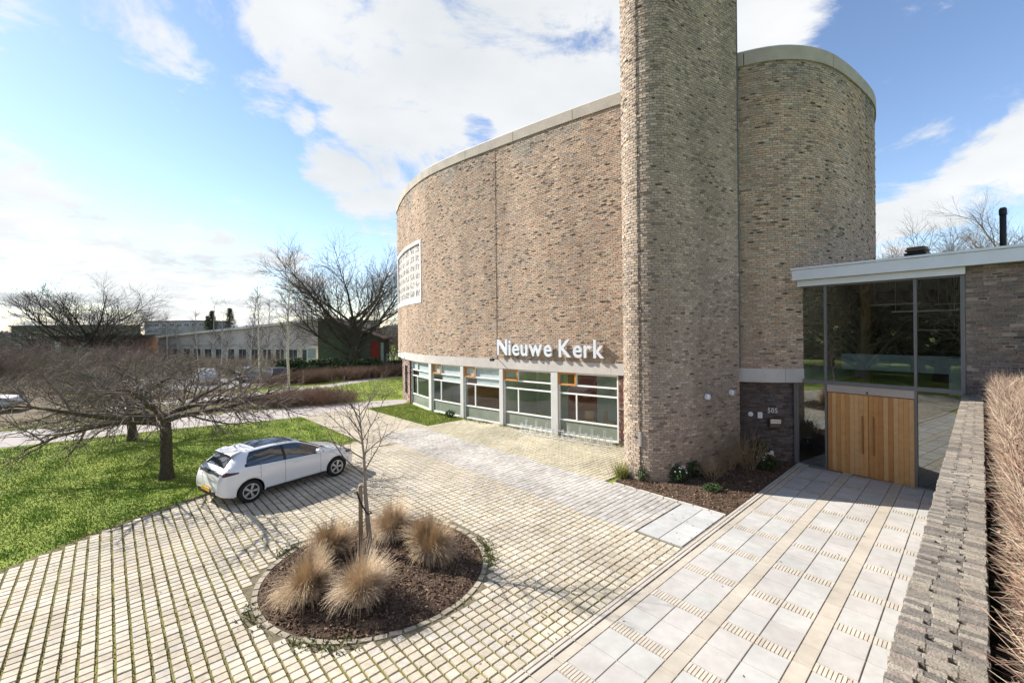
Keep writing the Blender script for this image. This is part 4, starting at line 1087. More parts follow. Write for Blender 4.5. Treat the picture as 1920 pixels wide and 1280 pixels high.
k = ~own; m_ = int(k.sum())
V, F = boxfield(cx[k], np.tile([[CT * .0255, ST * .0255, 0]], (m_, 1)), np.stack([-ST * cap_list[k, 2] / 2, CT * cap_list[k, 2] / 2, 0 * cap_list[k, 2]], -1), np.tile([[0, 0, .11]], (m_, 1)), .07)
o = link('cap_brick_rows', mesh('cap_brick_rows', V, F, cols=np.repeat(palette(m_, CC, [1] * 6, .1), 8, 0)), M_BRICK); o['kind'] = 'stuff'; worldpart(o, gw)

# ================================================================== twigs and trees
class TB:
    def __init__(s): s.V = []; s.F = []; s.n = 0
    def tube(s, pts, rads, k):
        n = len(pts); d = np.empty_like(pts); d[1:-1] = pts[2:] - pts[:-2]; d[0] = pts[1] - pts[0]; d[-1] = pts[-1] - pts[-2]
        d /= np.linalg.norm(d, axis=1, keepdims=True) + 1e-9
        ref = np.array([0, 0, 1.]) if abs(d[0, 2]) < .8 else np.array([1., 0, 0])
        a = np.cross(d, ref); a /= np.linalg.norm(a, axis=1, keepdims=True) + 1e-9; b = np.cross(d, a)
        t = 2 * np.pi * np.arange(k) / k
        V = pts[:, None] + (a[:, None] * np.cos(t)[None, :, None] + b[:, None] * np.sin(t)[None, :, None]) * rads[:, None, None]
        s.V.append(V.reshape(-1, 3))
        i = np.arange(n - 1)[:, None] * k; j = np.arange(k)[None]
        F = np.stack([i + j, i + (j + 1) % k, i + k + (j + 1) % k, i + k + j], -1).reshape(-1, 4) + s.n
        s.F.append(F); s.n += n * k
    def mesh(s, name, smooth=True):
        return mesh(name, np.concatenate(s.V), np.concatenate(s.F), smooth=smooth)
def unit(v): return v / (np.linalg.norm(v) + 1e-9)
def grow(tbs, r_, p, d, L, rad, lev, cfg):
    c = cfg[lev]; n = c['seg']; st = L / n; pts = [p]; dirs = [d]
    for i in range(n):
        d = unit(d + r_.normal(0, c['wig'], 3) + np.array([0, 0, c['up']])); p = p + d * st; pts.append(p); dirs.append(d)
    pts = np.array(pts); rads = rad * (1 - (1 - c['tip']) * np.linspace(0, 1, n + 1) ** c.get('pw', 1))
    if lev == 0 and c.get('flare'): rads[0] *= c['flare']
    tbs[0 if lev <= cfg[0].get('trunk_levels', 0) else 1].tube(pts, rads, c['k'])
    if lev + 1 >= len(cfg): return
    e = cfg[lev + 1]; m = e['n'] if isinstance(e['n'], int) else r_.integers(*e['n'])
    az = r_.uniform(0, 6.28)
    for i in range(m):
        t = e['t0'] + (1 - e['t0']) * ((i + r_.uniform(.1, .9)) / m); x = t * n; j = min(int(x), n - 1); f = x - j
        q = pts[j] * (1 - f) + pts[j + 1] * f; dd = dirs[min(j + 1, n)]
        az += 2.4 + r_.normal(0, .4)
        ref = np.array([0, 0, 1.]) if abs(dd[2]) < .9 else np.array([1., 0, 0])
        a = unit(np.cross(dd, ref)); b = np.cross(dd, a)
        if e.get('flat'): side = unit(a * math.cos(az) + b * math.sin(az) * e['flat'])
        else: side = a * math.cos(az) + b * math.sin(az)
        ang = R(e['ang']) * r_.uniform(.75, 1.25)
        nd = unit(dd * math.cos(ang) + side * math.sin(ang))
        rr = min(rad * (1 - (1 - c['tip']) * t) * .85, e['r'] * r_.uniform(.75, 1.2))
        grow(tbs, r_, q, nd, e['L'] * r_.uniform(.65, 1.2) * (1 - e.get('fall', .35) * (t - e['t0']) / (1 - e['t0'] + 1e-6)), rr, lev + 1, cfg)
def tree_meshes(name, cfg, seed, stems=None):
    r_ = np.random.default_rng(seed); tbs = [TB(), TB()]
    c = cfg[0]
    for (x, y, dx, dy, k) in (stems or [(0, 0, 0, 0, 1)]):
        grow(tbs, r_, np.array([x, y, -.08]), unit(np.array([dx, dy, 1.])), c['L'] * k, c['r'] * k, 0, cfg)
    return tbs[0].mesh(name + '_trunk'), tbs[1].mesh(name + '_crown')
def tree(name, label, meshes, loc, rz=0, sc=1.0, group=None, mats=(M_BARK, M_TWIG), cat='tree', crown='crown'):
    t = thing(name, label, cat, loc, rz, group); t.scale = (sc, sc, sc) if not isinstance(sc, tuple) else sc
    a = link('trunk', meshes[0], mats[0], t); b = link(crown, meshes[1], mats[1], t)
    return t
lv = lambda **k: k
CHERRY = [lv(L=2.15, r=.19, seg=5, wig=.03, up=.02, tip=.8, k=12, flare=1.35, trunk_levels=1),
          lv(n=9, t0=.84, ang=60, L=3.7, r=.105, seg=9, wig=.12, up=-.035, tip=.22, k=8, fall=.1),
          lv(n=11, t0=.16, ang=42, L=1.8, r=.036, seg=6, wig=.14, up=.005, tip=.3, k=5, fall=.3, flat=.7),
          lv(n=8, t0=.12, ang=44, L=.9, r=.015, seg=4, wig=.16, up=-.01, tip=.4, k=3, fall=.4),
          lv(n=3, t0=.15, ang=40, L=.5, r=.009, seg=2, wig=.15, up=-.02, tip=.5, k=3)]
M_TWIGC = pm('twig_cherry', (.07, .055, .045), c2=(.26, .21, .18), scale=4, rough=.9)
cm = tree_meshes('cherry', CHERRY, 11)
tree('spreading_tree', 'wide low bare tree with spreading limbs on the lawn by the car', cm, (-11.44, 14.38, 0), .4, mats=(M_BARK, M_TWIGC))
cm2 = tree_meshes('cherry_b', CHERRY, 23)
tree('spreading_tree', 'bare spreading tree at the lawn edge by the footpath', cm2, (-17.17, 19.67, 0), 1.2, .95, mats=(M_BARK, M_TWIGG))
tree('spreading_tree', 'small bare spreading tree standing beside the parked dark car', cm2, (-23.61, 37.9, 0), 2.2, .62, mats=(M_BARK, M_TWIGG))
BEECH = [lv(L=6.0, r=.5, seg=5, wig=.03, up=.05, tip=.75, k=10, flare=1.3, trunk_levels=1),
         lv(n=19, t0=.10, ang=60, L=9.8, r=.17, seg=9, wig=.06, up=.07, tip=.15, k=6, fall=.05),
         lv(n=11, t0=.2, ang=36, L=4.6, r=.05, seg=6, wig=.09, up=.05, tip=.25, k=4, fall=.4),
         lv(n=9, t0=.15, ang=36, L=2.2, r=.018, seg=4, wig=.1, up=.03, tip=.4, k=3),
         lv(n=5, t0=.2, ang=32, L=1.0, r=.009, seg=2, wig=.1, up=.02, tip=.6, k=3)]
bm1 = tree_meshes('beech', BEECH, 5)
tree('broad_tree', 'large dark bare tree with fanned branches before the green gable', bm1, (-19.6, 54.0, 0), 0, (1.2, 1.2, 1.13), mats=(M_TWIGD, M_TWIGD))
bm2 = tree_meshes('beech_b', BEECH, 9)
tree('broad_tree', 'broad domed bare tree rising behind the pale roofed houses', bm1, (-56.5, 58.0, 0), 2.0, (1.15, 1.15, .86), mats=(M_TWIGD, M_TWIGD))
# trees across the lawn behind the viewer's side, mirrored in the hall glass, and those behind the hall
for i, (x, y, s_, lab) in enumerate(((42, 40, .95, 'bare tree behind the flat roof beside the black flue'), (50, 39, 1.05, 'tall bare tree behind the brick wing'), (36, 42, .72, 'small bare tree behind the flat roof between vent and flue'), (46, 45, 1.1, 'dense bare tree rising directly behind the black flue'), (54, 43, 1.0, 'bare tree beyond the far end of the brick wing'))):
    tree('bare_tree', lab, (bm1, bm2, bm1, bm1, bm2)[i], (x, y, 0), i * 2.0, s_, 'trees behind the entrance hall', mats=(M_TWIGG, M_TWIGG))
for i, (p_, q_, s_) in enumerate(((-14, 4, 1.0), (-17, 9, 1.0), (-15, 14, .95), (-21, 19, 1.0), (-18, 24, 1.0), (-24, 6, 1.1), (-26, 13, 1.1), (-27, 26, 1.1), (-24, 32, 1.0), (-33, 10, 1.2), (-34, 20, 1.2), (-32, 34, 1.2))):
    tree('park_tree', 'bare park tree mirrored in the glass of the entrance hall', (bm2, bm1)[i % 2], P(p_, q_), i * 1.3, s_, 'trees mirrored in the hall glass', mats=(M_TWIGD, M_TWIGD))
BIRCH = [lv(L=11.0, r=.12, seg=12, wig=.025, up=.03, tip=.12, k=8, trunk_levels=0),
         lv(n=26, t0=.25, ang=42, L=1.9, r=.024, seg=5, wig=.08, up=.05, tip=.3, k=4, fall=.55),
         lv(n=7, t0=.2, ang=35, L=1.0, r=.012, seg=3, wig=.12, up=-.01, tip=.5, k=3),
         lv(n=3, t0=.2, ang=35, L=.5, r=.009, seg=2, wig=.12, up=-.04, tip=.6, k=3)]
bi = tree_meshes('birch', BIRCH, 3)
tree('birch_tree', 'slender white birch trunk beside the brown shrub bank', bi, (-18.6, 36.2, 0), 0, 1.02, mats=(M_BIRCH, M_TWIGD))
bi2 = tree_meshes('birch_b', BIRCH, 8)
for i, (x, y, s_, lab) in enumerate(((-21.6, 37.5, .78, 'young thin birch leaning beside the white birch'), (-27.5, 45.5, .8, 'thin bare sapling in front of the long pale school'), (-31.5, 47, .74, 'thin bare sapling near the parked cars'), (-25.0, 52, .66, 'short bare sapling by the corner of the school'))):
    tree('young_birch', lab, (bi2, bi)[i % 2], (x, y, 0), i + .5, s_, 'saplings before the school', mats=(M_BIRCH if i == 0 else M_TWIGD, M_TWIGD))
for i, (x, y) in enumerate(((-30, 50.5), (-33.5, 51), (-36.5, 53), (-39.5, 52), (-42.5, 54), (-28, 49.5), (-26, 48.8), (-34.8, 48.5))):
    tree('bare_sapling', 'thin bare sapling in the screen before the long school', (bi2, bi)[i % 2], (x, y, 0), i * 1.7, .55 + .12 * (i % 3), 'sapling screen before the school', mats=(M_TWIGD, M_TWIGD))
# young tree in the round bed, stake and tie
YT = [lv(L=3.2, r=.062, seg=9, wig=.035, up=.02, tip=.14, k=8, trunk_levels=0, flare=1.15),
      lv(n=15, t0=.52, ang=44, L=1.25, r=.015, seg=5, wig=.11, up=.05, tip=.3, k=5, fall=.3),
      lv(n=6, t0=.2, ang=42, L=.55, r=.007, seg=3, wig=.16, up=.0, tip=.4, k=3),
      lv(n=3, t0=.2, ang=40, L=.28, r=.0045, seg=2, wig=.16, up=.0, tip=.5, k=3)]
ytm = tree_meshes('young', YT, 14)
tree('young_tree', 'thin young bare tree planted in the round bed', ytm, (-3.0, 9.05, .16), 0, 1.0, mats=(pm('young_bark', (.25, .20, .15), c2=(.36, .30, .235), scale=9, rough=.9), M_TWIG))
stk = thing('tree_stake', 'wooden stake tied to the young tree', 'stake', (-3.17, 9.02, .15))
MB().lathe([(.045, -.1), (.045, 1.42), (.038, 1.45), (.0, 1.45)], 10).obj('post', pm('stake_wood', (.27, .20, .13), c2=(.38, .29, .2), scale=12, rough=.9), stk, smooth=True)
MB().tube([(-.05, -.05, 1.33), (.0, -.06, 1.16), (.10, -.04, .95), (.17, -.05, .86), (.22, .03, .86), (.16, .09, .87)], .016, 6).obj('tie', M_BLACK, stk)

# ornamental grass clumps
def clump_mesh(seed, H=.80, Rr=.62, nb=3200):
    r_ = np.random.default_rng(seed); V = []; F = []; k = 0
    az = r_.uniform(0, 6.283, nb); lean = 1.5 * r_.random(nb) ** .75; L = H * r_.uniform(.6, 1.15, nb) * (1.12 - .12 * lean); b = r_.uniform(0, .16, nb)
    ts = np.linspace(0, 1, 5)
    ph = r_.uniform(0, 6.28, 3); L = L * (1 + .22 * np.sin(az * 2 + ph[0]) + .15 * np.sin(az * 5 + ph[1])); lean = lean * (1 + .25 * np.sin(az + ph[2])); flop = r_.random(nb) < .14
    for i in range(nb):
        d = np.array([math.cos(az[i]), math.sin(az[i])]); w = np.array([-d[1], d[0], 0]) * (.0042 + .003 * r_.random())
        d = d + r_.normal(0, .06, 2); kink = r_.normal(0, .3) + (1.2 if flop[i] else 0)
        th = kink * ts + lean[i] * (.45 + .35 * ts) + (.85 + .3 * r_.random()) * ts ** 2 * lean[i]
        st = L[i] / 4; x = b[i]; z = 0.0; pts = []
        for j, t in enumerate(ts):
            pts.append((x, z)); x += math.sin(th[j]) * st; z += math.cos(th[j]) * st
        for j, (x, z) in enumerate(pts):
            c = np.array([d[0] * x, d[1] * x, max(z, .01)]); ww = w * (1 - .75 * ts[j]); V += [c - ww, c + ww]
        for j in range(4): F.append((k + 2 * j, k + 2 * j + 1, k + 2 * j + 3, k + 2 * j + 2))
        k += 10
    return mesh('clump', np.array(V), F)
cms = [clump_mesh(31), clump_mesh(32), clump_mesh(33, .78), clump_mesh(34, .9), clump_mesh(35)]
M_STRAW2 = pm('straw_pale', (.42, .31, .19), c2=(.72, .58, .42), scale=16, rough=.9)
dark_core = pm('clump_base', (.10, .07, .045), c2=(.2, .14, .08), scale=9, rough=1)
for i, (x, y, s_, lab) in enumerate(((-3.62, 7.62, 1.0, 'dry straw grass clump on the car park side of the round bed'), (-2.62, 7.45, 1.06, 'dense straw grass clump with outflung blades before the tree stake'),
                                     (-3.78, 9.0, .95, 'tall pale grass clump between the stake and the parked car'), (-2.72, 9.72, .9, 'russet grass clump just behind the young tree'), (-1.72, 8.95, 1.05, 'rounded grass clump beside the long tree shadow'))):
    zb_ = .16 * (1 - (math.hypot(x - BEDC[0], y - BEDC[1]) / BEDR) ** 2) + .01
    t = thing('grass_clump', lab, 'ornamental grass', (x, y, zb_), i * 1.1, 'ornamental grasses in the round bed'); t.scale = (s_ * .76, s_ * .76, s_ * (.95 if i in (2, 3) else .86))
    link('blades', cms[i], (M_STRAW, M_STRAW2)[i % 2], t)
    MB().lathe([(.12, -.02), (.10, .05), (.05, .10), (.01, .12)], 10).obj('crown_base', dark_core, t, smooth=True)

# shrubs
def leaf_cloud(seed, n, rx, ry, rz, size, shell=.5):
    r_ = np.random.default_rng(seed)
    d = r_.normal(0, 1, (n, 3)); d /= np.linalg.norm(d, axis=1, keepdims=True); rr = (shell + (1 - shell) * r_.random(n)) * (1 + .18 * np.sin(d[:, 0] * 5 + seed) * np.cos(d[:, 1] * 4 + d[:, 2] * 3))
    c = d * rr[:, None] * np.array([rx, ry, rz]); c[:, 2] += rz * .92; c[:, 2] = np.maximum(c[:, 2], .02)
    a = r_.normal(0, 1, (n, 3)); a /= np.linalg.norm(a, axis=1, keepdims=True); b = np.cross(a, r_.normal(0, 1, (n, 3))); b /= np.linalg.norm(b, axis=1, keepdims=True)
    s_ = size * r_.uniform(.6, 1.3, n)[:, None]
    V = np.stack([c - a * s_, c - b * s_ * .45, c + a * s_, c + b * s_ * .45], 1).reshape(-1, 3)
    return mesh('leaves', V, np.arange(4 * n).reshape(-1, 4))
SHRUB = [lv(L=.9, r=.014, seg=4, wig=.1, up=.03, tip=.3, k=4, trunk_levels=0), lv(n=6, t0=.25, ang=34, L=.42, r=.007, seg=3, wig=.12, up=.04, tip=.4, k=3), lv(n=3, t0=.2, ang=34, L=.2, r=.004, seg=2, wig=.12, up=.03, tip=.5, k=3)]
def stems(n, spread, lean, seed):
    r_ = np.random.default_rng(seed); o = []
    for _ in range(n):
        a = r_.uniform(0, 6.28); rr = spread * math.sqrt(r_.random()); o.append((rr * math.cos(a), rr * math.sin(a), lean * math.cos(a) * r_.random() * 1.3, lean * math.sin(a) * r_.random() * 1.3, r_.uniform(.6, 1.15)))
    return o
sh1 = tree_meshes('shrub_a', SHRUB, 1, stems(26, .25, .7, 1)); sh2 = tree_meshes('shrub_b', SHRUB, 2, stems(60, .9, .6, 2))
def shrub(label, ms, loc, rz, sc, mats, group=None, name='bare_shrub'):
    t = thing(name, label, 'shrub', loc, rz, group); t.scale = sc
    link('stems', ms[0], mats[0], t); link('twigs', ms[1], mats[1], t); return t
tan = pm('twig_tan', (.28, .20, .12), c2=(.40, .31, .19), scale=6, rough=.9)
BZ = .10
shrub('tan twiggy bare shrub in front of the tower face', sh1, P(13.75, 5.75, BZ), .3, (.75, .75, .72), (tan, tan))
shrub('tall thin bare shrub against the dark lower wall', sh1, P(15.6, 5.35, BZ), 1.0, (.8, .8, 1.35), (M_TWIG, M_TWIG))
shrub('thin bare shrub between tower and letterbox wall', sh1, P(15.0, 5.75, BZ), 2.0, (.7, .7, 1.15), (M_TWIG, M_TWIG))
lf1 = leaf_cloud(4, 700, .36, .36, .26, .045); lf2 = leaf_cloud(5, 1500, .5, .45, .42, .05)
def bush(label, me, loc, sc, mat, flowers=0, name='evergreen_bush', group=None):
    t = thing(name, label, 'bush', loc, rng.uniform(0, 6), group); t.scale = sc
    link('leaves', me, mat, t)
    MB().lathe([(.05, -.05), (.04, .2), (.02, .4)], 6).obj('stem', M_BARK, t)
    for k in range(flowers):
        a = rng.uniform(0, 6.28); e = rng.uniform(.2, 1.3)
        o = MB().lathe([(.0, 0), (.022, .008), (.03, .02), (.012, .03), (.0, .03)], 6).obj('flower', M_PETAL, t)
        o.location = (.34 * math.cos(a) * math.cos(e), .34 * math.sin(a) * math.cos(e), .26 + .25 * math.sin(e)); o.rotation_euler = (rng.normal(0, .5), rng.normal(0, .5), 0)
    return t
bush('low evergreen with white flowers beside the walkway kerb', lf1, P(16.0, 4.85, BZ - .02), (1, 1, 1), M_EVER, 14)
bush('dark rounded evergreen bush against the lower wall', lf2, P(16.55, 5.35, BZ - .02), (.8, .8, 1.0), M_EVER)
bush('small glossy evergreen at the rounded tower foot', lf1, P(12.15, 7.15, BZ - .02), (.7, .7, .9), M_EVER, 5)
bush('pale flowering bush at the tower foot', lf1, P(12.75, 6.35, BZ - .02), (.85, .85, 1.05), M_EVER, 16)
bush('dark bush in the shade of the tower face', lf1, P(13.55, 6.25, BZ - .02), (.9, .9, 1.1), M_EVER)
bush('low yellow green ground plant on the mulch', lf1, P(12.8, 5.35, BZ - .03), (.8, .8, .4), M_EVER2)
bush('small green weed bush by the church window pillar', lf1, (*W(BAYS[1][1] - .5, .35)[0], .02), (.9, .9, .8), M_EVER2)
yg = blades('yellow_blades', rng.normal(0, .1, 260), rng.normal(0, .1, 260), rng.uniform(.25, .6, 260), palette(260, [(.30, .30, .08), (.22, .26, .06), (.38, .34, .14)], [1, 1, 1], .1), .012, 0, .45)
t = thing('grass_tuft', 'yellow green grass tuft at the tower corner', 'ornamental grass', P(12.0, 7.85, .05)); link('blades', yg, M_GRASS, t)
# red and white garden figure
gn = thing('garden_figure', 'small red garden figure with a white top by the wall', 'figure', P(16.75, 4.95, BZ - .02))
MB().lathe([(.10, 0), (.12, .06), (.11, .2), (.08, .3), (.05, .34)], 14).obj('body', pm('red_glaze', (.30, .015, .025), rough=.35, spec=.5), gn, smooth=True)
MB().lathe([(.0, .30), (.055, .32), (.07, .38), (.05, .44), (.0, .46)], 14).obj('head', pm('white_glaze', (.72, .68, .62), rough=.4), gn, smooth=True)
MB().lathe([(.03, 0), (.04, .12), (.025, .24), (.0, .26)], 10, Matrix.Translation((-.12, -.03, 0))).obj('side_piece', M_PETAL, gn, smooth=True)

# ================================================================== twiggy hedge beyond the garden wall
hd = thing('hedge', 'clipped bare beech hedge of dry twigs beside the garden wall', 'hedge', P(9.5, -.8))
hm = Matrix.Rotation(TH, 4, 'Z')
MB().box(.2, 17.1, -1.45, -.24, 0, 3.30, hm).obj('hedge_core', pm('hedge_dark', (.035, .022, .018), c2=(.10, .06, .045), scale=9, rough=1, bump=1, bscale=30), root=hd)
def twig_field(n, origin, direction, L, r0, k=3, wig=.25):
    tb = []
    d = direction / np.linalg.norm(direction, axis=1, keepdims=True)
    d2 = d + rng.normal(0, wig, (n, 3)); d2 /= np.linalg.norm(d2, axis=1, keepdims=True)
    p0 = origin; p1 = p0 + d * (L * .5)[:, None]; p2 = p1 + d2 * (L * .5)[:, None]
    a = np.cross(d, rng.normal(0, 1, (n, 3))); a /= np.linalg.norm(a, axis=1, keepdims=True); b = np.cross(d, a)
    t = 2 * np.pi * np.arange(3) / 3; V = np.empty((n, 9, 3))
    for i, (p, s_) in enumerate(((p0, 1.0), (p1, .8), (p2, .35))):
        for j in range(3): V[:, i * 3 + j] = p + (a * math.cos(t[j]) + b * math.sin(t[j])) * (r0 * s_)[:, None]
    T = np.array([(i * 3 + j, i * 3 + (j + 1) % 3, i * 3 + 3 + (j + 1) % 3, i * 3 + 3 + j) for i in range(2) for j in range(3)])
    F = (np.arange(n)[:, None, None] * 9 + T[None]).reshape(-1, 4)
    return V.reshape(-1, 3), F
nT = 46000
pp_ = .3 + 16.8 * rng.random(nT) ** 1.25
top = rng.random(nT) < .5
qo = np.where(top, rng.uniform(-1.4, -.20, nT), -.26 + rng.normal(0, .02, nT)); zo = np.where(top, 3.26 + rng.normal(0, .05, nT), 3.3 * np.sqrt(rng.random(nT)))
org = PN(pp_, qo, zo)
dl = np.stack([rng.normal(0, .6, nT), np.where(top, rng.normal(0, .5, nT), rng.uniform(.2, 1.1, nT)), np.where(top, rng.uniform(.4, 1.3, nT), rng.normal(.45, .6, nT))], -1)
dr = np.stack([CT * dl[:, 0] - ST * dl[:, 1], ST * dl[:, 0] + CT * dl[:, 1], dl[:, 2]], -1)
Ls = np.where(top, rng.uniform(.12, .46, nT), rng.uniform(.08, .28, nT)); rad = rng.uniform(.0016, .0038, nT)
V, F = twig_field(nT, org, dr, Ls, rad)
hc = palette(nT, [(.33, .24, .165), (.42, .325, .23), (.28, .17, .125), (.21, .13, .10), (.52, .44, .33)], [4, 4, 3, 3, 3], .15)
o = link('twigs', mesh('hedge_twigs', V, F, cols=np.repeat(hc, 9, 0)), pm('hedge_twig', None, attr=True, var=.2, scale=9, rough=.85)); o['kind'] = 'stuff'; worldpart(o, hd)
# dry leaves caught between the twigs
n = 30000
lp_ = .3 + 16.8 * rng.random(n) ** 1.2; tp_ = rng.random(n) < .5
c = PN(lp_, np.where(tp_, rng.uniform(-1.4, -.24, n), -.22 + rng.normal(0, .04, n)), np.where(tp_, 3.33 + rng.normal(0, .07, n), 3.3 * np.sqrt(rng.random(n))))
a = rng.normal(0, 1, (n, 3)); a /= np.linalg.norm(a, axis=1, keepdims=True); b = np.cross(a, rng.normal(0, 1, (n, 3))); b /= np.linalg.norm(b, axis=1, keepdims=True)
V = np.stack([c - a * .022, c - b * .011, c + a * .022, c + b * .011], 1).reshape(-1, 3)
o = link('dry_leaves', mesh('dry_leaves', V, np.arange(4 * n).reshape(-1, 4), cols=np.repeat(palette(n, [(.26, .14, .09), (.34, .20, .13), (.2, .10, .075)], [1, 1, 1], .15), 4, 0)), M_CHIP); o['kind'] = 'stuff'; worldpart(o, hd)

# ================================================================== white hatchback
def tab(*kv):
    xs, ys = np.array(kv[0::2], float), np.array(kv[1::2], float)
    g = np.linspace(0, 4.05, 406); v = np.interp(g, xs, ys)
    kern = np.exp(-np.linspace(-2, 2, 13) ** 2); kern /= kern.sum()
    vp = np.concatenate([2 * v[0] - v[6:0:-1], v, 2 * v[-1] - v[-2:-8:-1]]); return g, np.convolve(vp, kern, 'valid')
T_zt = tab(0, .70, .04, .86, .10, .96, .20, 1.05, .45, 1.27, .60, 1.375, .9, 1.42, 1.4, 1.44, 1.9, 1.42, 2.2, 1.375, 2.5, 1.255, 2.95, 1.03, 3.1, .975, 3.4, .925, 3.7, .86, 3.9, .77, 4.0, .66, 4.05, .55)
T_wb = tab(0, .70, .05, .76, .15, .82, .4, .865, 1, .875, 3, .875, 3.5, .855, 3.8, .80, 3.95, .72, 4.05, .56)
T_zb = tab(0, .66, .1, .88, .25, .97, .6, 1.0, 1.5, .95, 2.6, .90, 3.0, .89, 3.4, .85, 3.8, .76, 4.0, .62, 4.05, .52)
T_wt = tab(0, .60, .1, .68, .2, .66, .6, .565, 1.5, .585, 2.1, .575, 2.6, .635, 3.0, .70, 3.4, .72, 3.8, .66, 4.0, .54, 4.05, .44)
T_z0 = tab(0, .36, .1, .27, .3, .2, 3.7, .2, 3.95, .24, 4.05, .33)
ev = lambda T, x: float(np.interp(x, T[0], T[1]))
def section(x, n=44):
    zt, wb, zb, wt, z0 = ev(T_zt, x), ev(T_wb, x), ev(T_zb, x), ev(T_wt, x), ev(T_z0, x)
    zb = min(zb, zt - .03)
    c = np.array([(0, z0), (.5 * wb, z0), (.93 * wb, z0), (wb * .985, z0 + .07), (wb * .985, z0 + .2 * (zb - z0) + .03), (wb * 1.012, z0 + .62 * (zb - z0)), (wb * 1.0, zb - .07), (wb * .975, zb - .01),
                  (wb * .93, zb + .25 * (zt - zb)), ((wb * .93 + wt) / 2, zb + .62 * (zt - zb)), (wt, zt - .045), (wt * .82, zt - .012), (wt * .4, zt), (0, zt + .002)])
    k = len(c); kn = np.concatenate([[0] * 3, np.linspace(0, 1, k - 2)[0:], [1] * 3]); kn[:3] = 0
    out = []
    for t in np.linspace(0, 1, n):
        t = min(t, 1 - 1e-9); j = int(np.searchsorted(kn, t, 'right') - 1); d = [c[j - 3 + i].copy() for i in range(4)]
        for r_ in range(1, 4):
            for i in range(3, r_ - 1, -1):
                den = kn[i + 1 + j - r_] - kn[i + j - 3]; al = (t - kn[i + j - 3]) / den if den else 0; d[i] = d[i - 1] * (1 - al) + d[i] * al
        out.append(d[3])
    return np.array(out)
xs = np.concatenate([np.linspace(0, .2, 12)[:-1], np.linspace(.2, 3.7, 64)[:-1], np.linspace(3.7, 4.05, 18)])
V = []; F = []; NS = 44; RING = 2 * NS - 2
for x in xs:
    s_ = section(x); half = [(x - 2.0, -p[0], p[1]) for p in s_]; other = [(x - 2.0, p[0], p[1]) for p in s_[-2:0:-1]]
    V += half + other
for i in range(len(xs) - 1):
    for j in range(RING): F.append((i * RING + j, i * RING + (j + 1) % RING, (i + 1) * RING + (j + 1) % RING, (i + 1) * RING + j))
F.append(tuple(range(RING - 1, -1, -1))); m0 = (len(xs) - 1) * RING; F.append(tuple(m0 + j for j in range(RING)))
M_CAR = pm('white_car_paint', (.80, .81, .82), var=.01, rough=.22, spec=.5, coat=1.0)
M_CGLASS = pm('car_glass', (.02, .026, .032), var=.1, rough=.0, spec=1.0, coat=1.0)
M_TRIM = pm('car_trim', (.018, .018, .02), var=.05, rough=.35, spec=.5)
bodyme = mesh('body', V, F, smooth=True)
bm = bmesh.new(); bm.from_mesh(bodyme); bmesh.ops.recalc_face_normals(bm, faces=bm.faces); bm.to_mesh(bodyme); bm.free()
bodyme.materials.append(M_CAR); bodyme.materials.append(M_TRIM)
tmp = bpy.data.objects.new('tmp_body', bodyme); col.objects.link(tmp)
cutters = []
for wx in (.74, 3.29):
    for sg in (-1, 1):
        mbx = MB(); mbx.tube([(wx - 2, sg * .60, .31), (wx - 2, sg * 1.1, .31)], .355, 40)
        o = mbx.obj('tmp_cut', M_TRIM); bm = bmesh.new(); bm.from_mesh(o.data); bmesh.ops.recalc_face_normals(bm, faces=bm.faces); bm.to_mesh(o.data); bm.free()
        cutters.append(o); md = tmp.modifiers.new('cut', 'BOOLEAN'); md.object = o; md.operation = 'DIFFERENCE'; md.solver = 'EXACT'; md.material_mode = 'TRANSFER'
dg = bpy.context.evaluated_depsgraph_get(); cutme = bpy.data.meshes.new_from_object(tmp.evaluated_get(dg)); cutme.name = 'body'
for o in cutters + [tmp]: bpy.data.objects.remove(o)
CARDIR = math.atan2(.816, .578)
car = thing('parked_car', 'white five door hatchback with dark roof panel parked beside the lawn', 'car', (-7.43 + .765 - .816 * .80, 13.34 + .578 * .80, .03), CARDIR)
car.scale = (1.04, 1.03, 1.0)
body = link('body', cutme, None, car)
def y_at(x, z):
    s_ = section(x); k = s_[:, 1] > s_[NS // 3, 1] - 1; i0 = NS // 3; zz, yy = s_[i0:, 1], s_[i0:, 0]
    return float(np.interp(z, zz, yy))
def z_at(x, y):
    s_ = section(x)[NS // 2:]; return float(np.interp(-y, -s_[:, 0], s_[:, 1]))
def side_patch(name, xa, xb, lo, hi, sg, mat, off=.006, n=22, m=6, parent=None, xl=None):
    mbx = MB(); V = []; F = []
    for i in range(n + 1):
        x = xa + (xb - xa) * i / n; a, b = lo(x), max(hi(x), lo(x) + .002)
        for j in range(m + 1):
            z = a + (b - a) * j / m; V.append((x - 2, sg * (y_at(x, z) + off), z + off * .3))
    for i in range(n):
        for j in range(m):
            q = [i * (m + 1) + j, (i + 1) * (m + 1) + j, (i + 1) * (m + 1) + j + 1, i * (m + 1) + j + 1]; F.append(tuple(q if sg < 0 else q[::-1]))
    return link(name, mesh(name, V, F, smooth=True), mat, parent or car)
def top_patch(name, xa, xb, hw, mat, off=.006, n=14, m=12, parent=None):
    V = []; F = []
    for i in range(n + 1):
        x = xa + (xb - xa) * i / n; w = hw(x)
        for j in range(m + 1):
            y = -w + 2 * w * j / m; V.append((x - 2 - (off if xa < .6 else 0), y, z_at(x, abs(y)) + off))
    for i in range(n):
        for j in range(m): F.append((i * (m + 1) + j, i * (m + 1) + j + 1, (i + 1) * (m + 1) + j + 1, (i + 1) * (m + 1) + j)[::-1])
    return link(name, mesh(name, V, F, smooth=True), mat, parent or car)
zbf = lambda x: ev(T_zb, x) + .02
ztf = lambda x: min(ev(T_zt, x) - .085, zbf(.62) + .05 + (x - .62) * 1.6)
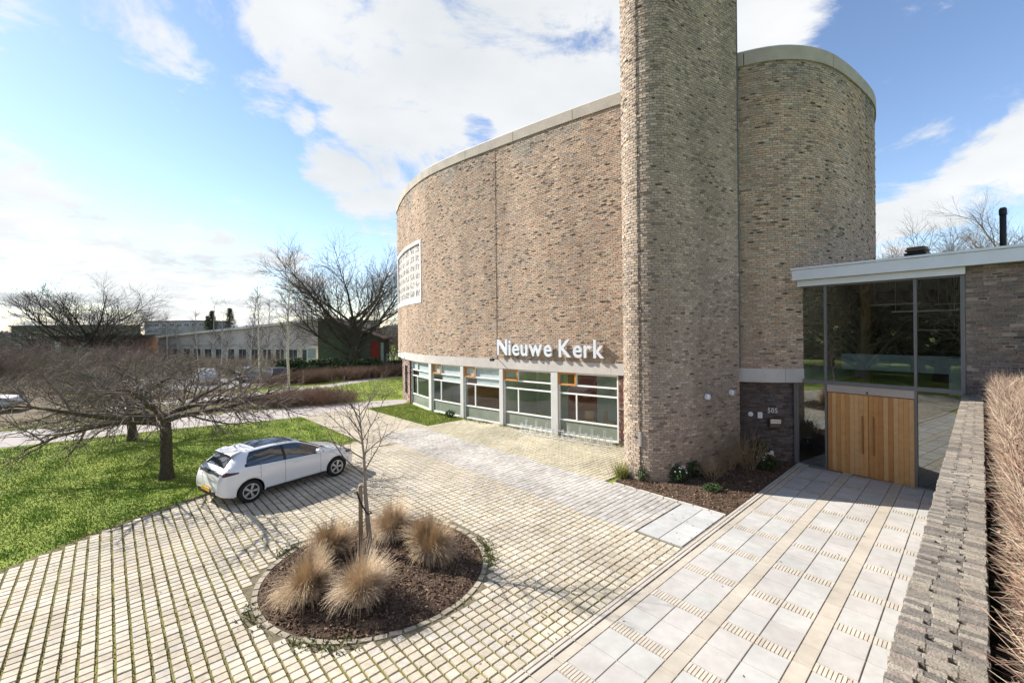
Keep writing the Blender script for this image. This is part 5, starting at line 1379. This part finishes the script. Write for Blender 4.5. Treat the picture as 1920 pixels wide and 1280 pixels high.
for sg in (-1, 1):
    side_patch('window_surround', .60, 2.86, lambda x: zbf(x) - .012, lambda x: max(ztf(x) + .02, zbf(x)), sg, M_TRIM, .004)
    side_patch('window', .66, 1.62, zbf, ztf, sg, M_CGLASS, .008)
    side_patch('window', 1.70, 2.78, zbf, ztf, sg, pm('car_glass_front', (.035, .055, .065), rough=.0, spec=1.0, coat=1.0), .008)
    for xh in (1.02, 1.98): 
        MB().box(xh - 2 - .09, xh - 2 + .09, sg * (y_at(xh, .80) + .004) - .012, sg * (y_at(xh, .80) + .004) + .012, .79, .815).obj('door_handle', M_CAR, car, bevel=.006)
    for xd in (1.66, .98 if False else 2.74): side_patch('door_gap', xd - .004, xd + .004, lambda x: .30, lambda x: zbf(x) - .012, sg, M_TRIM, .002, 1, 12)
    side_patch('door_gap', .99, .998, lambda x: .62, lambda x: zbf(x) - .012, sg, M_TRIM, .002, 1, 8)
    side_patch('sill_trim', 1.12, 2.90, lambda x: .235, lambda x: .29, sg, M_TRIM, .004, 12, 2)
    side_patch('tail_light', .035, .44, lambda x: .84 + x * .10, lambda x: .955 - .02 * x - max(0, x - .15) * .10, sg, M_TRIM, .008, 10, 3)
    side_patch('headlight', 3.62, 3.97, lambda x: .66 + (3.97 - x) * .10, lambda x: min(.74 + (3.97 - x) * .12, ev(T_zt, x) - .03), sg, pm('headlight_glass', (.10, .11, .13), rough=.08, spec=.7), .006, 10, 3)
    mr_ = MB(); mr_.box(2.58 - 2, 2.74 - 2, sg * .93 - .09, sg * .93 + .09, .93, 1.06); mr_.obj('mirror', M_CAR, car, bevel=.03)
top_patch('rear_window', .20, .42, lambda x: .56 - (x - .19) * .45, M_CGLASS, .014)
top_patch('windscreen', 2.26, 3.02, lambda x: ev(T_wt, x) - .05, M_CGLASS)
top_patch('roof_panel', 1.0, 2.10, lambda x: .46, pm('roof_glass', (.02, .025, .035), rough=.06, spec=.7))
for sg in (-1, 1): side_patch('tail_lens', .06, .30, lambda x: .87 + x * .08, lambda x: .915 - .01 * x, sg, pm('tail_red', (.22, .012, .012), rough=.15, spec=.6), .012, 8, 2)
top_patch('tail_strip', .050, .088, lambda x: .60, M_TRIM, .008, 3, 12)
sp = MB(); sp.add([(.40 - 2, -.52, 1.335), (.40 - 2, .52, 1.335), (.66 - 2, .50, 1.40), (.66 - 2, -.50, 1.40), (.38 - 2, -.52, 1.30), (.38 - 2, .52, 1.30), (.60 - 2, .50, 1.36), (.60 - 2, -.50, 1.36)], [(0, 3, 2, 1), (4, 5, 6, 7), (0, 1, 5, 4), (1, 2, 6, 5), (2, 3, 7, 6), (3, 0, 4, 7)])
sp.obj('spoiler', M_CAR, car, bevel=.01)
MB().box(.375 - 2, .40 - 2, -.45, .45, 1.295, 1.325).obj('spoiler_lip', M_TRIM, car)
MB().box(-2.02, -1.93, -.55, .55, .28, .46).obj('rear_bumper', M_TRIM, car, bevel=.03)
MB().box(-2.035, -2.022, -.26, .26, .40, .51).obj('number_plate', pm('plate_yellow', (.60, .36, .04), rough=.5), car, bevel=.003)
MB().box(1.95, 2.06, -.5, .5, .26, .42).obj('front_grille', M_TRIM, car, bevel=.02)
MB().tube([(.72 - 2, 0, 1.41), (.66 - 2, 0, 1.47)], .012, 6).obj('antenna', M_TRIM, car)
M_TYRE = pm('tyre', (.02, .02, .02), var=.1, rough=.8); M_RIM = pm('alloy', (.62, .62, .63), var=.05, rough=.3, metal=.6)
for wx in (.74, 3.29):
    for sg in (-1, 1):
        wh = bpy.data.objects.new('wheel', None); col.objects.link(wh); wh.parent = car; wh.location = (wx - 2, sg * .775, .31); wh.rotation_euler = (R(90) * (1 if sg < 0 else -1), 0, 0)
        MB().lathe([(.205, -.10), (.27, -.105), (.30, -.085), (.31, -.04), (.31, .04), (.30, .085), (.27, .105), (.215, .095), (.205, .06)], 32, None, False).obj('tyre', M_TYRE, wh, smooth=True)
        MB().lathe([(.0, .02), (.20, .02), (.208, .03)], 28).obj('rim_back', M_TRIM, wh)
        MB().lathe([(.195, .04), (.215, .092), (.207, .098), (.188, .09)], 32, None, False).obj('rim', M_RIM, wh, smooth=True)
        MB().lathe([(.0, .085), (.035, .085), (.04, .07), (.04, .03)], 12).obj('hub', M_RIM, wh)
        for k in range(5):
            a = 2 * math.pi * k / 5; s_ = MB()
            for o_ in (-.13, .13):
                Mx = Matrix.Rotation(a + o_, 4, 'Z'); s_.box(.03, .20, -.013, .013, .055, .082, Mx)
            s_.obj('spoke', M_RIM, wh)

# ================================================================== far buildings
def block(name, label, cat, A_, B_, dep, z_a, z_b, wallmat, roofmat, over=.35):
    """building with its front from A to B (ground points), roof edge height z_a at A and z_b at B; local x along, y inwards"""
    A_, B_ = Vector((*A_, 0)), Vector((*B_, 0)); d = B_ - A_; L = d.length; t = thing(name, label, cat, A_, math.atan2(d.y, d.x))
    V = [(0, 0, 0), (L, 0, 0), (L, dep, 0), (0, dep, 0), (0, 0, z_a), (L, 0, z_b), (L, dep, z_b), (0, dep, z_a)]
    MB().add(V, [(0, 1, 5, 4), (1, 2, 6, 5), (2, 3, 7, 6), (3, 0, 4, 7), (4, 5, 6, 7)]).obj('wall', wallmat, t)
    o = over
    V = [(-o, -o, z_a + .01), (L + o, -o, z_b + .01), (L + o, dep + o, z_b + .01), (-o, dep + o, z_a + .01)]; V += [(x, y, z + .32) for x, y, z in V]
    MB().add(V, [(0, 3, 2, 1), (4, 5, 6, 7), (0, 1, 5, 4), (1, 2, 6, 5), (2, 3, 7, 6), (3, 0, 4, 7)]).obj('roof', roofmat, t)
    return t, L
M_BEIGE = pm('beige_render', (.68, .57, .49), var=.1, scale=.6, rough=.9)
M_FARG = pm('far_glass', (.06, .07, .08), var=.2, rough=.15, spec=.6)
M_ROOFW = pm('pale_roof_edge', (.62, .60, .57), var=.06, rough=.7)
def wins(t, xs_, z0, z1, w, frame=M_WHITE):
    for x in xs_:
        f = MB().box(x, x + w, -.06, .02, z0, z1).obj('window', frame, t)
        MB().box(x + .07, x + w / 2 - .03, -.075, -.062, z0 + .07, z1 - .07).obj('pane', M_FARG, f); MB().box(x + w / 2 + .03, x + w - .07, -.075, -.062, z0 + .07, z1 - .07).obj('pane', M_FARG, f)
sc1, L = block('school_building', 'long low pale school behind the bare trees with a rising roof edge', 'building', (-53.5, 66), (-24.3, 54.6), 12, 4.2, 6.2, M_BEIGE, M_ROOFW)
wins(sc1, np.arange(1.2, L - 2, 2.3), 1.2, 2.7, 1.5)
MB().box(0, L, -.12, -.02, 3.2, 3.42).obj('string_course', M_ROOFW, sc1)
gb = thing('gable_building', 'dark green gabled building with a red end wall behind the bare tree', 'building', (-24.2, 54.4, 0), math.atan2(1.0, 7.2))
M_DGREEN = pm('dark_green_board', (.10, .12, .09), var=.15, scale=1, rough=.8)
poly = [(0, 0), (7.4, 0), (7.4, 3.9), (1.0, 6.4), (0, 6.2)]
V = [(x, 0, z) for x, z in poly] + [(x, 9, z) for x, z in poly]; n = 5
MB().add(V, [tuple(range(n)), tuple(range(2 * n - 1, n - 1, -1))] + [(i, n + i, n + (i + 1) % n, (i + 1) % n) for i in range(n)]).obj('wall', M_DGREEN, gb)
MB().add([(7.9, -.3, 3.75), (.8, -.3, 6.5), (.8, 9.3, 6.5), (7.9, 9.3, 3.75), (7.9, -.3, 4.0), (.8, -.3, 6.75), (.8, 9.3, 6.75), (7.9, 9.3, 4.0)], [(0, 1, 2, 3), (4, 7, 6, 5), (0, 4, 5, 1), (2, 6, 7, 3), (0, 3, 7, 4), (1, 5, 6, 2)]).obj('roof', pm('brown_roof', (.13, .085, .06), var=.15, rough=.9), gb)
MB().box(6.3, 7.38, -.06, -.003, .3, 3.6).obj('red_panel', pm('red_board', (.28, .04, .03), var=.15, rough=.7), gb)
f = MB().box(-1.3, -.2, -.1, .0, 1.0, 2.9).obj('window', M_WHITE, gb); MB().box(-1.2, -.3, -.12, -.102, 1.6, 2.8).obj('pane', pm('sky_pane', (.45, .5, .55), rough=.2), f)
MB().box(7.6, 7.9, -.1, .1, 0, 3.4).obj('post', pm('pale_green_post', (.35, .42, .33), rough=.8), gb)
fb, L = block('flat_block', 'distant flat grey apartment block on the horizon', 'building', (-128, 152), (-106, 152), 12, 9.2, 9.2, pm('grey_block', (.30, .31, .32), var=.1, rough=.9), pm('dark_block_roof', (.16, .17, .18), rough=.9))
for z in (2.5, 5.2, 7.4): wins(fb, np.arange(.8, L - 1.5, 2.6), z, z + 1.2, 1.9)
lb, L = block('apartment_block', 'dark long apartment block behind the broad domed tree', 'building', (-124, 108), (-101, 105), 12, 7.0, 7.0, pm('dark_block', (.14, .125, .11), var=.15, rough=.9), pm('dark_block_roof', (.16, .17, .18)))
for z in (1.2, 4.2): wins(lb, np.arange(.8, L - 1.5, 3.0), z, z + 1.4, 1.9)
hs, L = block('brick_house', 'small red brick house with a white gable strip beyond the lawn', 'house', (-63, 60), (-54.5, 60), 7, 4.4, 4.4, pm('far_red_brick', (.20, .11, .085), var=.15, scale=3, rough=.9), pm('dark_tile', (.07, .068, .066), var=.1, rough=.9))
MB().box(.2, 1.0, -.1, -.003, 0, 4.2).obj('gable_strip', M_WHITE, hs); wins(hs, (2.0, 4.6, 6.6), 1.2, 2.6, 1.4)
MB().box(7.2, 8.6, -.12, -.004, 0, 2.3).obj('garage_door', M_WHITE, hs)

# white lattice fence by the red wall
fn_ = thing('lattice_fence', 'white lattice fence between the red panel and the church', 'fence', (-16.4, 57, 0), math.atan2(2, 8))
for z in (.5, 1.1, 1.75): MB().box(0, 8, -.03, .03, z, z + .08).obj('rail', M_WHITE, fn_)
for k in range(27): MB().box(k * .3, k * .3 + .07, -.05, -.032, .3, 1.95).obj('paling', M_WHITE, fn_)

# parked cars in the distance: dark estate and pale blue car
def far_car(name, label, loc, rz, paint):
    t = thing(name, label, 'car', loc, rz, None)
    prof = [(-2.0, .35), (-2.05, .7), (-1.95, .95), (-1.3, 1.40), (.2, 1.45), (1.0, 1.0), (1.9, .85), (2.1, .55), (2.05, .3)]
    n = len(prof); V = []
    for sg in (-1, 1): V += [(x, sg * (.86 if z < 1.0 else .66), z) for x, z in prof]
    MB().add(V, [tuple(range(n)), tuple(range(2 * n - 1, n - 1, -1))] + [(i, n + i, n + (i + 1) % n, (i + 1) % n) for i in range(n)]).obj('body', paint, t, bevel=.04)
    for sg in (-1, 1):
        MB().add([(-1.35, sg * .80, 1.02), (.85, sg * .82, 1.02), (.15, sg * .70, 1.38), (-1.15, sg * .70, 1.34)], [(0, 1, 2, 3)]).obj('window', M_CGLASS, t)
        for x in (-1.25, 1.3): MB().tube([(x, sg * .70, .31), (x, sg * .90, .31)], .31, 16).obj('wheel', M_TYRE, t)
    MB().add([(1.02, -.62, 1.02), (1.02, .62, 1.02), (.26, .56, 1.43), (.26, -.56, 1.43)], [(0, 1, 2, 3)]).obj('windscreen', M_CGLASS, t)
    return t
far_car('dark_car', 'dark parked car half hidden behind the birch', (-23.0, 42.5, .02), 2.3, pm('dark_paint', (.02, .018, .02), rough=.25, coat=.5))
far_car('blue_car', 'pale blue parked car behind the shrubs', (-26.3, 43.6, .02), 2.3, pm('blue_paint', (.30, .38, .42), rough=.25, coat=.5))
far_car('silver_car', 'silver parked car glimpsed under the spreading tree', (-29.5, 42.0, .02), 2.3, pm('silver_paint', (.55, .55, .56), rough=.25, coat=.5))
far_car('grey_car', 'grey car parked at the end of the footpath', (-33.5, 27.0, .02), .5, pm('grey_paint', (.25, .29, .34), rough=.25, coat=.5))

# ================================================================== hedges, shrub banks and conifers in the distance
M_BRSH = pm('brown_bush', (.15, .095, .07), c2=(.27, .18, .13), scale=3, rough=.95)
bs = tree_meshes('bank', [lv(L=1.1, r=.012, seg=3, wig=.12, up=.02, tip=.4, k=3, trunk_levels=0), lv(n=6, t0=.2, ang=35, L=.5, r=.008, seg=2, wig=.15, up=.04, tip=.5, k=3)], 6, stems(330, 1.25, .55, 6))
for i, (x, y, s_) in enumerate(((-16.0, 28.6, 1.0), (-14.6, 29.0, 1.1), (-13.1, 29.2, 1.05), (-14.0, 30.3, 1.0), (-11.9, 29.9, .85))):
    shrub(('reddish brown bare shrub at the near end of the bank below the birch', 'dense reddish brown bare shrub in the bank by the footpath', 'low reddish brown bare shrub next to the grass strip', 'bare brown shrub deeper in the bank below the birch', 'small bare brown shrub tapering off towards the church')[i], bs, (x, y, 0), i * 1.3, (1.1 * s_, 1.0 * s_, .85 * s_), (M_BRSH, M_BRSH), 'brown shrub bank below the birch', 'bank_shrub')
M_MIXB = pm('mixed_bush', (.24, .20, .12), c2=(.42, .33, .22), scale=2.5, rough=.95)
for i in range(15):
    p = i / 14.0; x, y = -20.5 + 11.5 * p, 38.0 + 11.5 * p + 1.2
    shrub('bare tan shrub in the row along the upper footpath', bs, (x + rng.normal(0, .3) - .6, y + rng.normal(0, .4) + .8, 0), i * .8, (1.0, 1.0, .95 + .25 * rng.random()), (M_MIXB, M_MIXB), 'shrub row along the upper footpath', 'row_shrub')
hl = leaf_cloud(21, 4200, 2.0, 1.1, .95, .11, .6)
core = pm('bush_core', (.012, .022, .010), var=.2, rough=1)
def evergreen(label, loc, sc, rz, mat=M_EVER, group='evergreen bushes before the gable'):
    t = thing('evergreen_hedge', label, 'hedge', loc, rz, group); t.scale = sc
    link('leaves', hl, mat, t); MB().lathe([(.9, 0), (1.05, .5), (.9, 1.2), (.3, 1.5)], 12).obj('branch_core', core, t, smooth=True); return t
evergreen('clipped evergreen hedge before the dark green gable', (-20.8, 48.6, 0), (1.2, 1, 1.05), .25)
evergreen('dark glossy evergreen bush beside the broad tree trunk', (-16.8, 50.0, 0), (1.1, 1.2, 1.0), .3)
evergreen('evergreen bush behind the white birch', (-23.5, 46.5, 0), (.9, .9, 1.15), .6)
evergreen('low evergreen hedge beneath the white lattice fence', (-13.0, 54.2, 0), (1.6, .8, .75), .25)
evergreen('dark evergreen hedge meeting the church wall', (-9.8, 56.5, 0), (1.6, .8, .75), .25)
evergreen('pale green round bush beside the parked dark car', (-20.4, 44.5, 0), (.45, .6, .8), .2, M_EVER2)
# tall undergrowth of bare shrubs behind the lawn: individual thickets
TH_CFG = [lv(L=3.3, r=.035, seg=5, wig=.1, up=.03, tip=.3, k=4, trunk_levels=0), lv(n=9, t0=.15, ang=38, L=1.5, r=.018, seg=3, wig=.12, up=.04, tip=.4, k=3), lv(n=5, t0=.2, ang=36, L=.7, r=.011, seg=2, wig=.14, up=.02, tip=.5, k=3)]
tk1 = tree_meshes('thicket', TH_CFG, 41, stems(34, 1.6, .55, 41)); tk2 = tree_meshes('thicket_b', TH_CFG, 42, stems(34, 1.6, .55, 42))
M_TK = [pm('thicket_%d' % i, c, c2=tuple(v * 1.7 for v in c), scale=2, rough=.95) for i, c in enumerate(((.15, .13, .095), (.18, .135, .11), (.135, .14, .10)))]
spots = [(-60, 50), (-55, 51), (-50, 52), (-45.5, 53), (-41, 54), (-38, 52), (-34, 54), (-64, 46), (-47, 47), (-42, 46), (-37, 46.5), (-52, 43), (-33, 50), (-29.5, 51.5), (-57, 42), (-46, 58), (-38, 60), (-12, 58), (-9, 60), (-15, 62), (-18, 66), (-24, 70), (-11, 66), (-62, 55), (-57, 46), (-67, 58), (-70, 50), (-52, 56), (-48, 50), (-44, 50), (-40, 49), (-49, 44), (-44, 42), (-31, 33.5), (-36, 34), (-38, 38), (-44, 35), (-46, 32)]
tl = ['olive brown', 'purplish brown', 'grey green']
for i, (x, y) in enumerate(spots):
    lab = '%s bare thicket %s' % (tl[i % 3], 'beside the footpath behind the spreading trees' if y < 39 else 'between the lawn and the far houses' if x < -28 else 'behind the white lattice fence' if x > -20 else 'in front of the school')
    shrub(lab, (tk1, tk2)[i % 2], (x, y, 0), i * .7, (1.15, 1.15, ((.4 if y < 39 else .45 if x > -42 else .85) if x < -26 else 1.5) + .3 * rng.random()), (M_TK[i % 3], M_TK[i % 3]), 'bare thickets in the distance', 'thicket')
for i, (x, y, s_, lab) in enumerate(((-45, 47.5, 1.2, 'low dark evergreen mass behind the spreading trees'), (-56, 47, 1.3, 'dark evergreen mass before the brick house'), (-37, 50, 1.0, 'round evergreen in the thicket before the school'), (-66, 52, 1.5, 'tall evergreen screen beside the brick house'))):
    evergreen(lab, (x, y, 0), (s_, s_, s_ * 1.1), i, M_EVER, 'evergreens in the thicket')
def conifer_mesh(seed):
    r_ = np.random.default_rng(seed); n = 2600; h = r_.random(n) ** .8; a = r_.uniform(0, 6.28, n); tier = .6 + .4 * np.abs(np.sin(h * 24)); rr = (1 - h) * 2.2 * tier * np.sqrt(r_.random(n)) + .05
    c = np.stack([rr * np.cos(a), rr * np.sin(a), 1 + h * 9 - rr * .25], -1); d = np.stack([np.cos(a), np.sin(a), -.3 + 0 * a], -1); w = np.stack([-np.sin(a), np.cos(a), 0 * a], -1); s_ = r_.uniform(.2, .45, n)[:, None]
    V = np.stack([c - w * s_ * .35, c + d * s_, c + w * s_ * .35], 1).reshape(-1, 3); return mesh('needles', V, np.arange(3 * n).reshape(-1, 3))
cn = conifer_mesh(2)
for i, (x, y, s_, lab) in enumerate(((-60.5, 88, .95, 'dark conifer above the pale school roof'), (-57.5, 89, 1.0, 'taller dark conifer above the pale school roof'), (-62.8, 90, .85, 'small dark conifer at the roof end of the school'), (31, 35.6, 1.02, 'conifer tip behind the curved church and flat roof'), (-13, 72, 1.25, 'dark conifer behind the broad tree crown'), (-9.5, 74, 1.15, 'dark conifer beside the church wall'))):
    t = thing('conifer_tree', lab, 'conifer', (x, y, 0), i, 'conifers in the distance'); t.scale = (s_ * 1.5, s_ * 1.5, s_)
    MB().lathe([(.2, 0), (.15, 4), (.03, 9.8)], 8).obj('trunk', M_BARK, t); link('crown', cn, M_EVER, t)
for i in range(13):
    evergreen('tall dark evergreen screen mirrored in the entrance hall glass', P(-44 + 3 * (i % 2), -4 + i * 4.0), (2.2, 2.2, 1.7 + .5 * math.sin(i * 2.1)), i, M_EVER, 'evergreen screen mirrored in the hall glass')
# far wood closing the horizon
r_ = np.random.default_rng(77); n = 26000
a = r_.uniform(-.95, .1, n); D = r_.uniform(170, 260, n); hh = 4.6 + 1.2 * np.sin(a * 19) + .8 * np.sin(a * 47 + 1)
x = np.sin(a) * D; y = np.cos(a) * D; z = hh * np.sqrt(r_.random(n))
c = np.stack([x, y, z], -1); s_ = r_.uniform(.5, 1.3, n)[:, None]; e_ = np.stack([np.cos(a), -np.sin(a), 0 * a], -1)
V = np.stack([c - e_ * s_, c + e_ * s_, c + np.array([0, 0, 1.0]) * s_ * 1.6], 1).reshape(-1, 3)
wd = link('far_wood', mesh('far_wood', V, np.arange(3 * n).reshape(-1, 3)), pm('far_wood', (.26, .25, .235), c2=(.36, .345, .325), scale=.2, rough=1))
tag(wd, 'far belt of bare trees closing the horizon', 'wood', kind='stuff')
